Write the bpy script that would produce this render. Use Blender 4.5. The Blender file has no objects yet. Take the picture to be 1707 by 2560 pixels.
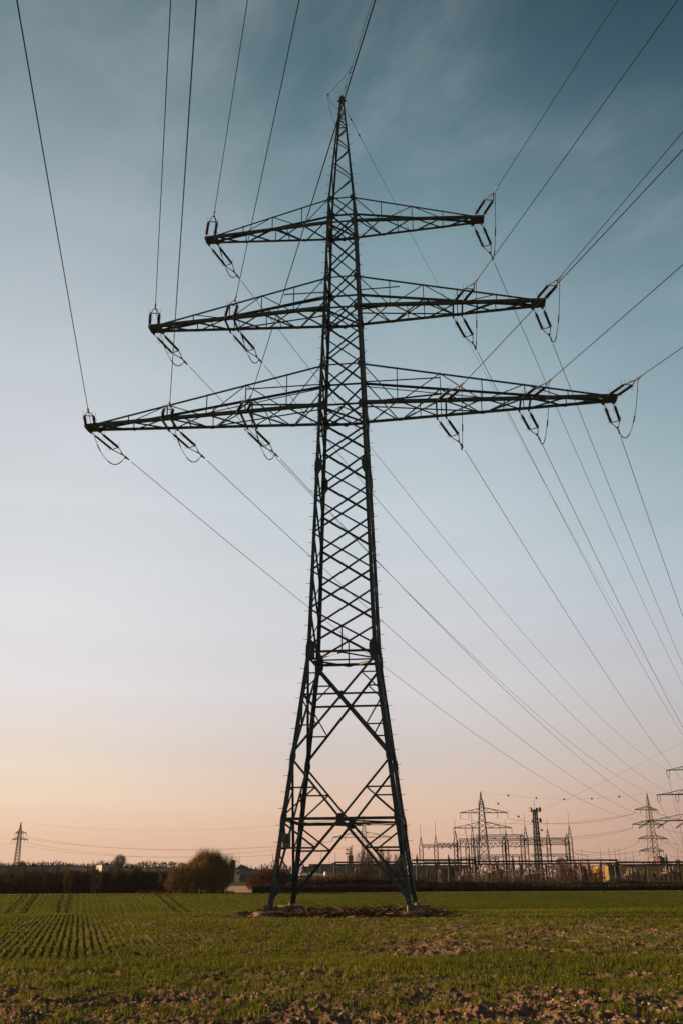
import bpy, math, random
import numpy as np
from mathutils import Vector, Matrix

random.seed(7)
rng = np.random.default_rng(11)
scene = bpy.context.scene
COL = scene.collection
R = math.radians

# ------------------------------------------------------------------ camera
EYE = 1.7
HEAD, PITCH, ROLL, FPX = 0.0034577728639863885, 0.3656134492734178, -0.005171942355871336, 2384.69
def rot_cam():
    ch, sh = math.cos(HEAD), math.sin(HEAD)
    cp, sp = math.cos(PITCH), math.sin(PITCH)
    cr, sr = math.cos(ROLL), math.sin(ROLL)
    A = np.array([[ch, sh, 0], [-sh, ch, 0], [0, 0, 1]])
    B = np.array([[1, 0, 0], [0, cp, sp], [0, -sp, cp]])
    C = np.array([[cr, 0, sr], [0, 1, 0], [-sr, 0, cr]])
    return C @ B @ A
RC = rot_cam()          # rows: right, forward, up
cam_d = bpy.data.cameras.new('camera')
cam = bpy.data.objects.new('camera', cam_d)
COL.objects.link(cam)
M = Matrix(((RC[0][0], RC[2][0], -RC[1][0], 0), (RC[0][1], RC[2][1], -RC[1][1], 0),
            (RC[0][2], RC[2][2], -RC[1][2], 0), (0, 0, 0, 1)))
M.translation = Vector((0, 0, EYE))
cam.matrix_world = M
cam_d.sensor_fit = 'VERTICAL'
cam_d.sensor_height = 36.0
cam_d.lens = FPX / 2560 * 36.0
cam_d.clip_start = 0.1
cam_d.clip_end = 9000
scene.camera = cam
scene.render.resolution_x = 682
scene.render.resolution_y = 1024

def at(px, py, d):
    """world point seen at photograph pixel (px, py) at forward ground distance d"""
    v = RC.T @ np.array([(px - 853.5) / FPX, 1.0, -(py - 1280) / FPX])
    v = v * (d / v[1])
    return np.array([v[0], v[1], v[2] + EYE])

# ------------------------------------------------------------------ world
SUN_AZ, SUN_EL = R(-78), R(11.0)       # azimuth from +Y (negative = left)
world = bpy.data.worlds.new('World')
scene.world = world
world.use_nodes = True
nt = world.node_tree
nt.nodes.clear()
N = nt.nodes.new
Lk = nt.links.new
def ramp(node_tree, stops):
    r = node_tree.nodes.new('ShaderNodeValToRGB')
    e = r.color_ramp.elements
    e[0].position, e[0].color = stops[0][0], (*stops[0][1], 1)
    e[1].position, e[1].color = stops[1][0], (*stops[1][1], 1)
    for p, c in stops[2:]:
        k = e.new(p); k.color = (*c, 1)
    r.color_ramp.interpolation = 'EASE' if False else 'LINEAR'
    return r
def s2l(*c):
    return tuple(((x / 255) / 12.92 if x / 255 <= 0.04045 else ((x / 255 + 0.055) / 1.055) ** 2.4) for x in c)
tc = N('ShaderNodeTexCoord')
nrm = N('ShaderNodeVectorMath'); nrm.operation = 'NORMALIZE'
Lk(tc.outputs['Generated'], nrm.inputs[0])
sep = N('ShaderNodeSeparateXYZ'); Lk(nrm.outputs[0], sep.inputs[0])
asn = N('ShaderNodeMath'); asn.operation = 'ARCSINE'; Lk(sep.outputs['Z'], asn.inputs[0])
el = N('ShaderNodeMapRange'); Lk(asn.outputs[0], el.inputs['Value'])
el.inputs['From Min'].default_value = 0.0; el.inputs['From Max'].default_value = R(60)
ELEV = lambda py: max(0, (20.95 - math.degrees(math.atan((py - 1280) / 2384.7))) / 60)
L_ = [(2185, (226, 180, 155)), (2120, (228, 187, 160)), (2060, (233, 200, 174)), (2000, (237, 213, 190)), (1930, (234, 218, 199)), (1840, (229, 216, 208)),
      (1750, (228, 221, 222)), (1600, (224, 223, 226)), (1350, (213, 217, 222)), (1100, (202, 209, 215)), (850, (182, 192, 200)),
      (600, (158, 173, 183)), (350, (130, 152, 160)), (150, (104, 130, 138)), (0, (96, 122, 130))]
C_ = [(2185, (219, 172, 149)), (2120, (220, 177, 154)), (2040, (223, 188, 166)), (1980, (222, 194, 176)), (1880, (209, 198, 194)), (1750, (213, 208, 210)), (1600, (207, 208, 213)),
      (1350, (199, 208, 214)), (1100, (182, 195, 204)), (850, (154, 175, 184)), (600, (124, 151, 161)),
      (350, (96, 127, 138)), (150, (76, 108, 120)), (0, (66, 98, 110))]
R_ = [(2185, (178, 142, 129)), (2100, (181, 146, 133)), (2030, (187, 156, 144)), (1950, (190, 172, 165)), (1850, (189, 183, 182)), (1700, (189, 190, 196)), (1500, (178, 190, 201)),
      (1300, (160, 180, 189)), (1100, (142, 166, 176)), (850, (118, 146, 157)),
      (550, (84, 116, 129)), (250, (56, 88, 102)), (0, (38, 68, 82))]
def mk(stops):
    st = [(ELEV(p), tuple(v * (.92 if p < 560 else 1) for v in s2l(*c))) for p, c in stops]
    st[0] = (0.0, st[0][1])
    st.append((1.0, tuple(x * 0.6 for x in st[-1][1])))
    return st
rl, rc_, rr = [ramp(nt, mk(s)) for s in (L_, C_, R_)]
for r_ in (rl, rc_, rr): Lk(el.outputs[0], r_.inputs[0])
# azimuth position of the direction: tangent x/y is about -0.34 at the left edge, +0.34 at the right
sunv = Vector((math.sin(SUN_AZ), math.cos(SUN_AZ), 0))
azd = N('ShaderNodeVectorMath'); azd.operation = 'DOT_PRODUCT'
Lk(nrm.outputs[0], azd.inputs[0]); azd.inputs[1].default_value = (0.94, -0.05, 0.0)
hl = N('ShaderNodeVectorMath'); hl.operation = 'LENGTH'
hv = N('ShaderNodeCombineXYZ'); Lk(sep.outputs['X'], hv.inputs[0]); Lk(sep.outputs['Y'], hv.inputs[1])
Lk(hv.outputs[0], hl.inputs[0])
dv = N('ShaderNodeMath'); dv.operation = 'DIVIDE'; Lk(azd.outputs['Value'], dv.inputs[0]); Lk(hl.outputs['Value'], dv.inputs[1])
m1 = N('ShaderNodeMapRange'); m1.interpolation_type = 'SMOOTHSTEP'; Lk(dv.outputs[0], m1.inputs['Value'])
m1.inputs['From Min'].default_value = -0.36; m1.inputs['From Max'].default_value = -0.02
m2 = N('ShaderNodeMapRange'); m2.interpolation_type = 'SMOOTHSTEP'; Lk(dv.outputs[0], m2.inputs['Value'])
m2.inputs['From Min'].default_value = 0.0; m2.inputs['From Max'].default_value = 0.36
mixA = N('ShaderNodeMix'); mixA.data_type = 'RGBA'
mixB = N('ShaderNodeMix'); mixB.data_type = 'RGBA'
Lk(m1.outputs[0], mixA.inputs[0]); Lk(rl.outputs[0], mixA.inputs[6]); Lk(rc_.outputs[0], mixA.inputs[7])
Lk(m2.outputs[0], mixB.inputs[0]); Lk(mixA.outputs[2], mixB.inputs[6]); Lk(rr.outputs[0], mixB.inputs[7])
# thin cirrus: stretched noise, brightest high on the left
def dotn(vec, k):
    d_ = N('ShaderNodeVectorMath'); d_.operation = 'DOT_PRODUCT'; Lk(nrm.outputs[0], d_.inputs[0]); d_.inputs[1].default_value = vec
    m_ = N('ShaderNodeMath'); m_.operation = 'MULTIPLY'; Lk(d_.outputs['Value'], m_.inputs[0]); m_.inputs[1].default_value = k
    return m_.outputs[0]
cv_ = N('ShaderNodeCombineXYZ')
Lk(dotn((.80, 0, .60), 1.8), cv_.inputs[0]); Lk(dotn((-.60, 0, .80), 3.4), cv_.inputs[1]); Lk(dotn((0, 1, .0), 1.0), cv_.inputs[2])
nz = N('ShaderNodeTexNoise'); nz.inputs['Scale'].default_value = 0.9; nz.inputs['Detail'].default_value = 10; nz.inputs['Roughness'].default_value = 0.62
nz.inputs['Distortion'].default_value = 0.5
cof = N('ShaderNodeVectorMath'); cof.operation = 'ADD'; cof.inputs[1].default_value = (3.3, 5.61, 0)
Lk(cv_.outputs[0], cof.inputs[0]); Lk(cof.outputs[0], nz.inputs['Vector'])
cm = N('ShaderNodeMapRange'); cm.interpolation_type = 'SMOOTHSTEP'; Lk(nz.outputs[0], cm.inputs['Value'])
cm.inputs['From Min'].default_value = 0.46; cm.inputs['From Max'].default_value = 0.74; cm.inputs['To Max'].default_value = 0.32
lowc = N('ShaderNodeMapRange'); Lk(sep.outputs['Z'], lowc.inputs['Value'])
lowc.inputs['From Min'].default_value = 0.15; lowc.inputs['From Max'].default_value = 0.4
cmm = N('ShaderNodeMath'); cmm.operation = 'MULTIPLY'; Lk(cm.outputs[0], cmm.inputs[0]); Lk(lowc.outputs[0], cmm.inputs[1])
cir = N('ShaderNodeMix'); cir.data_type = 'RGBA'; Lk(cmm.outputs[0], cir.inputs[0])
Lk(mixB.outputs[2], cir.inputs[6]); cir.inputs[7].default_value = (*s2l(196, 198, 206), 1)
# faint level bands of cloud low in the sky
lv = N('ShaderNodeCombineXYZ'); Lk(dotn((1, 0, 0), 1.2), lv.inputs[0]); Lk(dotn((.0, 0, 1), 26.0), lv.inputs[1])
nz2 = N('ShaderNodeTexNoise'); nz2.inputs['Scale'].default_value = 1.0; nz2.inputs['Detail'].default_value = 5; Lk(lv.outputs[0], nz2.inputs['Vector'])
bm_ = N('ShaderNodeMapRange'); bm_.interpolation_type = 'SMOOTHSTEP'; Lk(nz2.outputs[0], bm_.inputs['Value'])
bm_.inputs['From Min'].default_value = 0.35; bm_.inputs['From Max'].default_value = 0.7; bm_.inputs['To Min'].default_value = .98; bm_.inputs['To Max'].default_value = 1.015
# the eastern sky behind the camera is darker
beh = N('ShaderNodeMapRange'); beh.interpolation_type = 'SMOOTHSTEP'; Lk(sep.outputs['Y'], beh.inputs['Value'])
beh.inputs['From Min'].default_value = -0.2; beh.inputs['From Max'].default_value = 0.5; beh.inputs['To Min'].default_value = .26
bb0 = N('ShaderNodeMath'); bb0.operation = 'MULTIPLY'; Lk(beh.outputs[0], bb0.inputs[0]); Lk(bm_.outputs[0], bb0.inputs[1])
bb = N('ShaderNodeMath'); bb.operation = 'MULTIPLY'; Lk(bb0.outputs[0], bb.inputs[0]); bb.inputs[1].default_value = 0.637
# Nishita sky with the same sun, a share of the light
sky = N('ShaderNodeTexSky'); sky.sky_type = 'NISHITA'; sky.sun_disc = False
sky.sun_elevation = SUN_EL; sky.sun_rotation = SUN_AZ
sky.air_density = 1.0; sky.dust_density = 2.0
bg1 = N('ShaderNodeBackground'); Lk(cir.outputs[2], bg1.inputs[0]); Lk(bb.outputs[0], bg1.inputs[1])
bg2 = N('ShaderNodeBackground'); Lk(sky.outputs[0], bg2.inputs[0]); bg2.inputs[1].default_value = 0.003
add = N('ShaderNodeAddShader'); Lk(bg1.outputs[0], add.inputs[0]); Lk(bg2.outputs[0], add.inputs[1])
wo = N('ShaderNodeOutputWorld'); Lk(add.outputs[0], wo.inputs[0])

# ------------------------------------------------------------------ sun
sd = bpy.data.lights.new('sun', 'SUN'); sd.energy = 5.0; sd.angle = R(0.6); sd.color = (1.0, 0.63, 0.33)
so = bpy.data.objects.new('sun', sd); COL.objects.link(so)
sdir = Vector((math.sin(SUN_AZ) * math.cos(SUN_EL), math.cos(SUN_AZ) * math.cos(SUN_EL), math.sin(SUN_EL)))
so.rotation_euler = (-sdir).to_track_quat('-Z', 'Y').to_euler()
so.location = (-60, 20, 40)
scene.view_settings.view_transform = 'Standard'
scene.view_settings.look = 'None'
scene.view_settings.exposure = 0.65
scene.view_settings.gamma = 1.0

# ------------------------------------------------------------------ helpers
def tag(o, label=None, cat=None, group=None, kind=None):
    if label: o['label'] = label
    if cat: o['category'] = cat
    if group: o['group'] = group
    if kind: o['kind'] = kind
    return o
def empty(name, loc=(0, 0, 0), rz=0):
    o = bpy.data.objects.new(name, None); COL.objects.link(o)
    o.location = loc; o.rotation_euler = (0, 0, rz); o.empty_display_size = 0.5
    return o
def children(o):
    return [c for c in o.children]
def copy_tree(o, parent=None):
    c = o.copy(); COL.objects.link(c)
    if parent: c.parent = parent
    for ch in children(o): copy_tree(ch, c)
    return c
def mesh_np(name, V, F, mat=None, parent=None, smooth=False, nv=3, attr=None):
    """V (n,3) array, F flat index array of polygons with nv corners each"""
    me = bpy.data.meshes.new(name)
    me.vertices.add(len(V)); me.vertices.foreach_set('co', np.asarray(V, np.float32).ravel())
    F = np.asarray(F, np.int32).ravel()
    me.loops.add(len(F)); me.loops.foreach_set('vertex_index', F)
    n = len(F) // nv
    me.polygons.add(n); me.polygons.foreach_set('loop_start', np.arange(0, n * nv, nv, dtype=np.int32))
    if attr is not None:
        for an, av in attr.items():
            a = me.attributes.new(an, 'FLOAT', 'POINT'); a.data.foreach_set('value', np.asarray(av, np.float32))
    me.update(calc_edges=True)
    me.validate()
    if smooth: me.polygons.foreach_set('use_smooth', np.ones(n, bool))
    if mat: me.materials.append(mat)
    o = bpy.data.objects.new(name, me); COL.objects.link(o)
    if parent: o.parent = parent
    return o

def unit(a):
    a = np.asarray(a, float); n = np.linalg.norm(a)
    return a / n if n > 1e-9 else np.array([0, 0, 1.0])
class MB:
    def __init__(s): s.v = []; s.f = []
    def add(s, vs, fs):
        b = len(s.v); s.v += [tuple(map(float, x)) for x in vs]; s.f += [tuple(b + i for i in f) for f in fs]
        return s
    def prism(s, ring0, ring1, cap=True):
        n = len(ring0); fs = [(i, (i + 1) % n, n + (i + 1) % n, n + i) for i in range(n)]
        if cap: fs += [tuple(range(n))[::-1], tuple(range(n, 2 * n))]
        return s.add(list(ring0) + list(ring1), fs)
    def angle(s, p, q, w, t, U, V, w2=None):
        """rolled L section from p to q, heel on the line, flanges along U and V"""
        p, q = np.array(p, float), np.array(q, float); a = unit(q - p)
        U = np.array(U, float); V = np.array(V, float)
        U = unit(U - a * U.dot(a)); V = V - a * V.dot(a); V = unit(V - U * V.dot(U))
        w2 = w2 or w
        def ring(o, w):
            return [o, o + U * w, o + U * w + V * t, o + U * t + V * t, o + U * t + V * w, o + V * w]
        return s.prism(ring(p, w), ring(q, w2))
    def box(s, p, q, w, h, ref=(0, 0, 1)):
        p, q = np.array(p, float), np.array(q, float); a = unit(q - p)
        r = np.array(ref, float)
        if abs(a.dot(unit(r))) > 0.98: r = np.array([1.0, 0, 0])
        S = unit(np.cross(a, r)) * w / 2; T = unit(np.cross(S, a)) * h / 2
        rg = lambda o: [o - S - T, o + S - T, o + S + T, o - S + T]
        return s.prism(rg(p), rg(q))
    def block(s, c, sx, sy, sz, rz=0):
        c = np.array(c, float); cs, sn = math.cos(rz), math.sin(rz)
        def P(x, y, z): return c + np.array([cs * x - sn * y, sn * x + cs * y, z])
        lo = [P(x, y, 0) for x, y in ((-sx/2, -sy/2), (sx/2, -sy/2), (sx/2, sy/2), (-sx/2, sy/2))]
        hi = [v + np.array([0, 0, sz]) for v in lo]
        return s.prism(lo, hi)
    def tube(s, pts, r, n=6, r2=None):
        pts = [np.array(p, float) for p in pts]; m = len(pts)
        prev = None; rings = []
        for i, p in enumerate(pts):
            a = unit(pts[min(i + 1, m - 1)] - pts[max(i - 1, 0)])
            if prev is None:
                ref = np.array([0, 0, 1.0]) if abs(a[2]) < 0.9 else np.array([1.0, 0, 0])
                S = unit(np.cross(a, ref))
            else: S = unit(prev - a * prev.dot(a))
            prev = S; T = np.cross(a, S)
            rr_ = r if r2 is None else r + (r2 - r) * i / (m - 1)
            if not np.isscalar(r) : rr_ = r[i]
            rings.append([p + (S * math.cos(k * 2 * math.pi / n) + T * math.sin(k * 2 * math.pi / n)) * rr_ for k in range(n)])
        b = len(s.v); 
        for rg in rings: s.v += [tuple(x) for x in rg]
        for i in range(m - 1):
            for k in range(n):
                k2 = (k + 1) % n
                s.f.append((b + i * n + k, b + i * n + k2, b + (i + 1) * n + k2, b + (i + 1) * n + k))
        s.f.append(tuple(b + k for k in range(n))[::-1]); s.f.append(tuple(b + (m - 1) * n + k for k in range(n)))
        return s
    def lathe(s, p, axis, prof, n=10):
        """prof: list of (distance along axis, radius)"""
        a = unit(axis); p = np.array(p, float)
        return s.tube([p + a * d for d, _ in prof], np.array([r for _, r in prof]), n)
    def plate(s, poly, t):
        poly = [np.array(p, float) for p in poly]
        n = unit(np.cross(poly[1] - poly[0], poly[2] - poly[0])) * t / 2
        return s.prism([p - n for p in poly], [p + n for p in poly])
    def build(s, name, mat, parent=None, smooth=False):
        me = bpy.data.meshes.new(name)
        me.from_pydata(s.v, [], s.f); me.update()
        if smooth: me.polygons.foreach_set('use_smooth', [True] * len(me.polygons))
        if mat: me.materials.append(mat)
        o = bpy.data.objects.new(name, me); COL.objects.link(o)
        if parent: o.parent = parent
        return o

def material(name, c1, c2=None, rough=0.7, scale=3.0, metal=0.0, bump=0.0, bscale=20, spec=0.3, detail=5, coord='Object', stretch=(1, 1, 1)):
    m = bpy.data.materials.new(name); m.use_nodes = True
    t = m.node_tree; b = t.nodes['Principled BSDF']
    b.inputs['Roughness'].default_value = rough; b.inputs['Metallic'].default_value = metal
    b.inputs['Specular IOR Level'].default_value = spec
    tcn = t.nodes.new('ShaderNodeTexCoord'); mpn = t.nodes.new('ShaderNodeMapping'); mpn.inputs['Scale'].default_value = stretch
    t.links.new(tcn.outputs[coord], mpn.inputs[0])
    nzn = t.nodes.new('ShaderNodeTexNoise'); nzn.inputs['Scale'].default_value = scale; nzn.inputs['Detail'].default_value = detail
    t.links.new(mpn.outputs[0], nzn.inputs['Vector'])
    c2 = c2 or tuple(x * 0.65 for x in c1)
    rp = ramp(t, [(0.33, c2), (0.67, c1)]); t.links.new(nzn.outputs[0], rp.inputs[0])
    t.links.new(rp.outputs[0], b.inputs['Base Color'])
    if bump:
        n2 = t.nodes.new('ShaderNodeTexNoise'); n2.inputs['Scale'].default_value = bscale; n2.inputs['Detail'].default_value = 6
        t.links.new(mpn.outputs[0], n2.inputs['Vector'])
        bn = t.nodes.new('ShaderNodeBump'); bn.inputs['Strength'].default_value = bump; bn.inputs['Distance'].default_value = 0.05
        t.links.new(n2.outputs[0], bn.inputs['Height']); t.links.new(bn.outputs[0], b.inputs['Normal'])
    return m

STEEL = material('painted_steel', (0.054, 0.098, 0.108), (0.034, 0.062, 0.070), rough=0.5, scale=2.0, spec=0.3)
GALV = material('galvanised_steel', (0.14, 0.13, 0.12), (0.07, 0.07, 0.065), rough=0.5, scale=4.0, metal=0.3)
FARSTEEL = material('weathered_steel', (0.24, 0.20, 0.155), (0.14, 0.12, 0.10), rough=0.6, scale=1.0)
DARKSTEEL = material('dark_steel', (0.03, 0.035, 0.035), (0.018, 0.02, 0.02), rough=0.6, scale=1.0)
FITTING = material('aluminium_fitting', (0.24, 0.22, 0.21), (0.15, 0.14, 0.13), rough=0.4, scale=8, metal=0.6)
PORC = material('brown_porcelain', (0.022, 0.013, 0.011), (0.014, 0.009, 0.008), rough=0.3, scale=6, spec=0.5)
CERAM = material('pale_ceramic', (0.40, 0.34, 0.29), (0.20, 0.17, 0.15), rough=0.35, scale=4, spec=0.5)
WIRE = material('aluminium_wire', (0.02, 0.023, 0.023), (0.015, 0.017, 0.017), rough=0.8, scale=3, spec=.06)
CONC = material('weathered_concrete', (0.27, 0.20, 0.155), (0.15, 0.115, 0.09), rough=0.95, scale=5, bump=0.4, bscale=25)

# ------------------------------------------------------------------ noise for terrain
def hash2(ix, iy, seed):
    h = (ix.astype(np.int64) * 374761393 + iy.astype(np.int64) * 668265263 + seed * 974634777) & 0xffffffff
    h = ((h ^ (h >> 13)) * 1274126177) & 0xffffffff
    return ((h ^ (h >> 16)) & 0xffffff) / float(0xffffff)
def vnoise(x, y, seed=0):
    ix, iy = np.floor(x), np.floor(y); fx, fy = x - ix, y - iy
    fx = fx * fx * (3 - 2 * fx); fy = fy * fy * (3 - 2 * fy)
    a = hash2(ix, iy, seed); b = hash2(ix + 1, iy, seed); c = hash2(ix, iy + 1, seed); d = hash2(ix + 1, iy + 1, seed)
    return (a * (1 - fx) + b * fx) * (1 - fy) + (c * (1 - fx) + d * fx) * fy
def fbm(x, y, oct=4, seed=0, gain=0.5):
    t = 0; a = 1; s = 0
    for o in range(oct):
        t = t + a * vnoise(x, y, seed + o * 17); s += a; a *= gain; x = x * 2.03 + 5.1; y = y * 2.03 + 1.7
    return t / s
def sstep(a, b, x):
    t = np.clip((x - a) / (b - a), 0, 1); return t * t * (3 - 2 * t)

ROW_AZ = math.atan2(-0.262, 1.0)         # sowing direction (left of straight ahead)
rdx, rdy = math.sin(ROW_AZ), math.cos(ROW_AZ)
def row_u(x, y): return x * rdy - y * rdx            # across the rows
def terrain(x, y):
    s = y - (52.4 + 0.13 * x)
    near = -1.9 * sstep(0, 32, s)
    far = -0.1 - 0.0443 * (126 - y)
    far = np.where(y > 126, -0.1, far)
    k = 0.35
    h = np.clip(0.5 + 0.5 * (far - near) / k, 0, 1)
    far_blend = near * (1 - h) + far * h + k * h * (1 - h) * 0.5
    z = np.where(y < 70, near, far_blend)
    z = np.where(y > 124, -0.1, z)
    return z
def near_zone(x, y):
    """(rows mask, bare-soil amount 0..1)"""
    x = np.asarray(x, float); y = np.asarray(y, float)
    u = row_u(x, y)
    ub = row_u(np.array(-4.96), np.array(23.6))
    rows = sstep(3.2, -0.8, u - ub - 2.0 * (fbm(x * .7, y * .7, 2, 5) - .5)) * sstep(21.8, 25.6, y + 1.6 * (fbm(x * .5, y * .5, 2, 9) - .5))
    big = fbm(x * 0.35 + 3, y * 0.22 + 8, 4, 21)
    mid = fbm(x * 1.3, y * 0.9, 3, 33)
    bare = sstep(0.44, 0.62, big * 0.42 + mid * 0.25 + .33 * fbm(x * 3.1, y * 2.2, 2, 35)) * .95
    # foreground strip of rough bare soil, second thin bare streak, dense headland strip
    yy = y + 0.05 * x + 1.3 * (fbm(x * 0.45, y * 0.3, 3, 41) - .5)
    fore = sstep(18.2, 16.0, yy) * (0.30 + 0.68 * sstep(.38, .60, fbm(x * 1.1, y * 1.3, 4, 37)))
    streak = np.exp(-((yy - 19.6) / 0.32) ** 2) * sstep(.38, .6, fbm(x * .8, y * .5, 3, 55)) * 1.0
    dense = np.exp(-((y - 0.04 * x - 21.6) / 1.3) ** 2)
    dense2 = np.exp(-((yy - 18.4) / 0.7) ** 2) * .5
    b = bare * sstep(50, 40, y) * (1 - dense) * (1 - dense2)
    # wandering bare wheel streaks on the right
    for (y0, sl, w, seed) in ((34.0, -0.5, 0.5, 61), (27.5, -0.12, 0.45, 62), (45.0, -0.28, 0.6, 63)):
        yy2 = y - (y0 + sl * (x - 6)) + 1.2 * (fbm(x * .4, y * .1, 2, seed) - .5)
        b = np.maximum(b, np.exp(-(yy2 / w) ** 2) * sstep(1.5, 5.5, x) * sstep(.35, .6, fbm(x * 1.1, y * .6, 2, seed + 5)) * 1.0)
    b = np.maximum(b, np.maximum(fore, streak))
    b = b * (1 - rows * 0.75)
    # wheel tracks among the rows on the left
    for du, w in ((-0.35, .10), (-0.8, .05), (-3.25, .28), (-2.5, .12), (-5.6, .3), (-7.5, .2)):
        b = np.maximum(b, rows * np.exp(-((u - ub - du) / w) ** 2) * 0.8)
    return rows, np.clip(b, 0, 1)
def micro(x, y):
    rows, bare = near_zone(x, y)
    d = np.hypot(x, y)
    cl = fbm(x * 4.2, y * 3.0, 4, 71, 0.6) - .5
    cl2 = fbm(x * 15, y * 10, 3, 77, 0.6) - .5
    un = fbm(x * 0.9, y * 0.9, 2, 81) - .5
    a = 0.35 + 0.65 * bare
    z = 0.09 * un * a + a * (0.24 * cl + 0.085 * cl2)
    z = z + rows * (.012 + .03 * fbm(x * .6, y * .4, 2, 185)) * np.cos(row_u(x, y) * 2 * np.pi / 0.20)
    fade = sstep(60, 44, y) * sstep(2, 6, d)
    return z * fade
def mound(x, y):
    # low heap of earth and straw about the feet of the pylon
    xr = x; yr = y - 50
    c, s = math.cos(0.109), math.sin(0.109)
    X = c * xr - s * yr + .35; Y = s * xr + c * yr
    e = np.maximum(np.abs(X) - 2.6, 0) ** 2 / 2.8 ** 2 + np.maximum(np.abs(Y) - 2.3, 0) ** 2 / 2.2 ** 2
    m = np.clip(1 - e, 0, 1)
    return 0.13 * m * (0.25 + 1.0 * fbm(x * 1.6, y * 1.6, 3, 91)) , m
def ground_z(x, y):
    x = np.asarray(x, float); y = np.asarray(y, float)
    return terrain(x, y) + micro(x, y) + mound(x, y)[0]

# ------------------------------------------------------------------ the ground sheet
fine = np.linspace(R(-24), R(24), 720)
coarse = np.linspace(R(24), R(336), 64)[1:-1]
ang = np.concatenate([fine, coarse])
rad = np.concatenate([np.linspace(0.3, 9.5, 22), 10 * 1.0046 ** np.arange(0, 400), ])
rad = rad[rad < 60]
rad = np.concatenate([rad, np.geomspace(60, 135, 90)[1:], np.geomspace(135, 2560, 34)[1:]])
AA, RR = np.meshgrid(ang, rad)
GX, GY = RR * np.sin(AA), RR * np.cos(AA)
GZ = terrain(GX, GY) + micro(GX, GY) + mound(GX, GY)[0]
rows_m, bare_m = near_zone(GX, GY)
nr, na = GX.shape
idx = np.arange(nr * na).reshape(nr, na)
q = np.stack([idx[:-1], np.roll(idx, -1, 1)[:-1], np.roll(idx, -1, 1)[1:], idx[1:]], -1).reshape(-1, 4)[:, ::-1]
gv = np.stack([GX, GY, GZ], -1).reshape(-1, 3)
mnd = mound(GX, GY)[1]
zone = np.where(GY > 127, 1.0, 0.0) * np.where(np.hypot(GX, GY) < 236, 1, 0)

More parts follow.
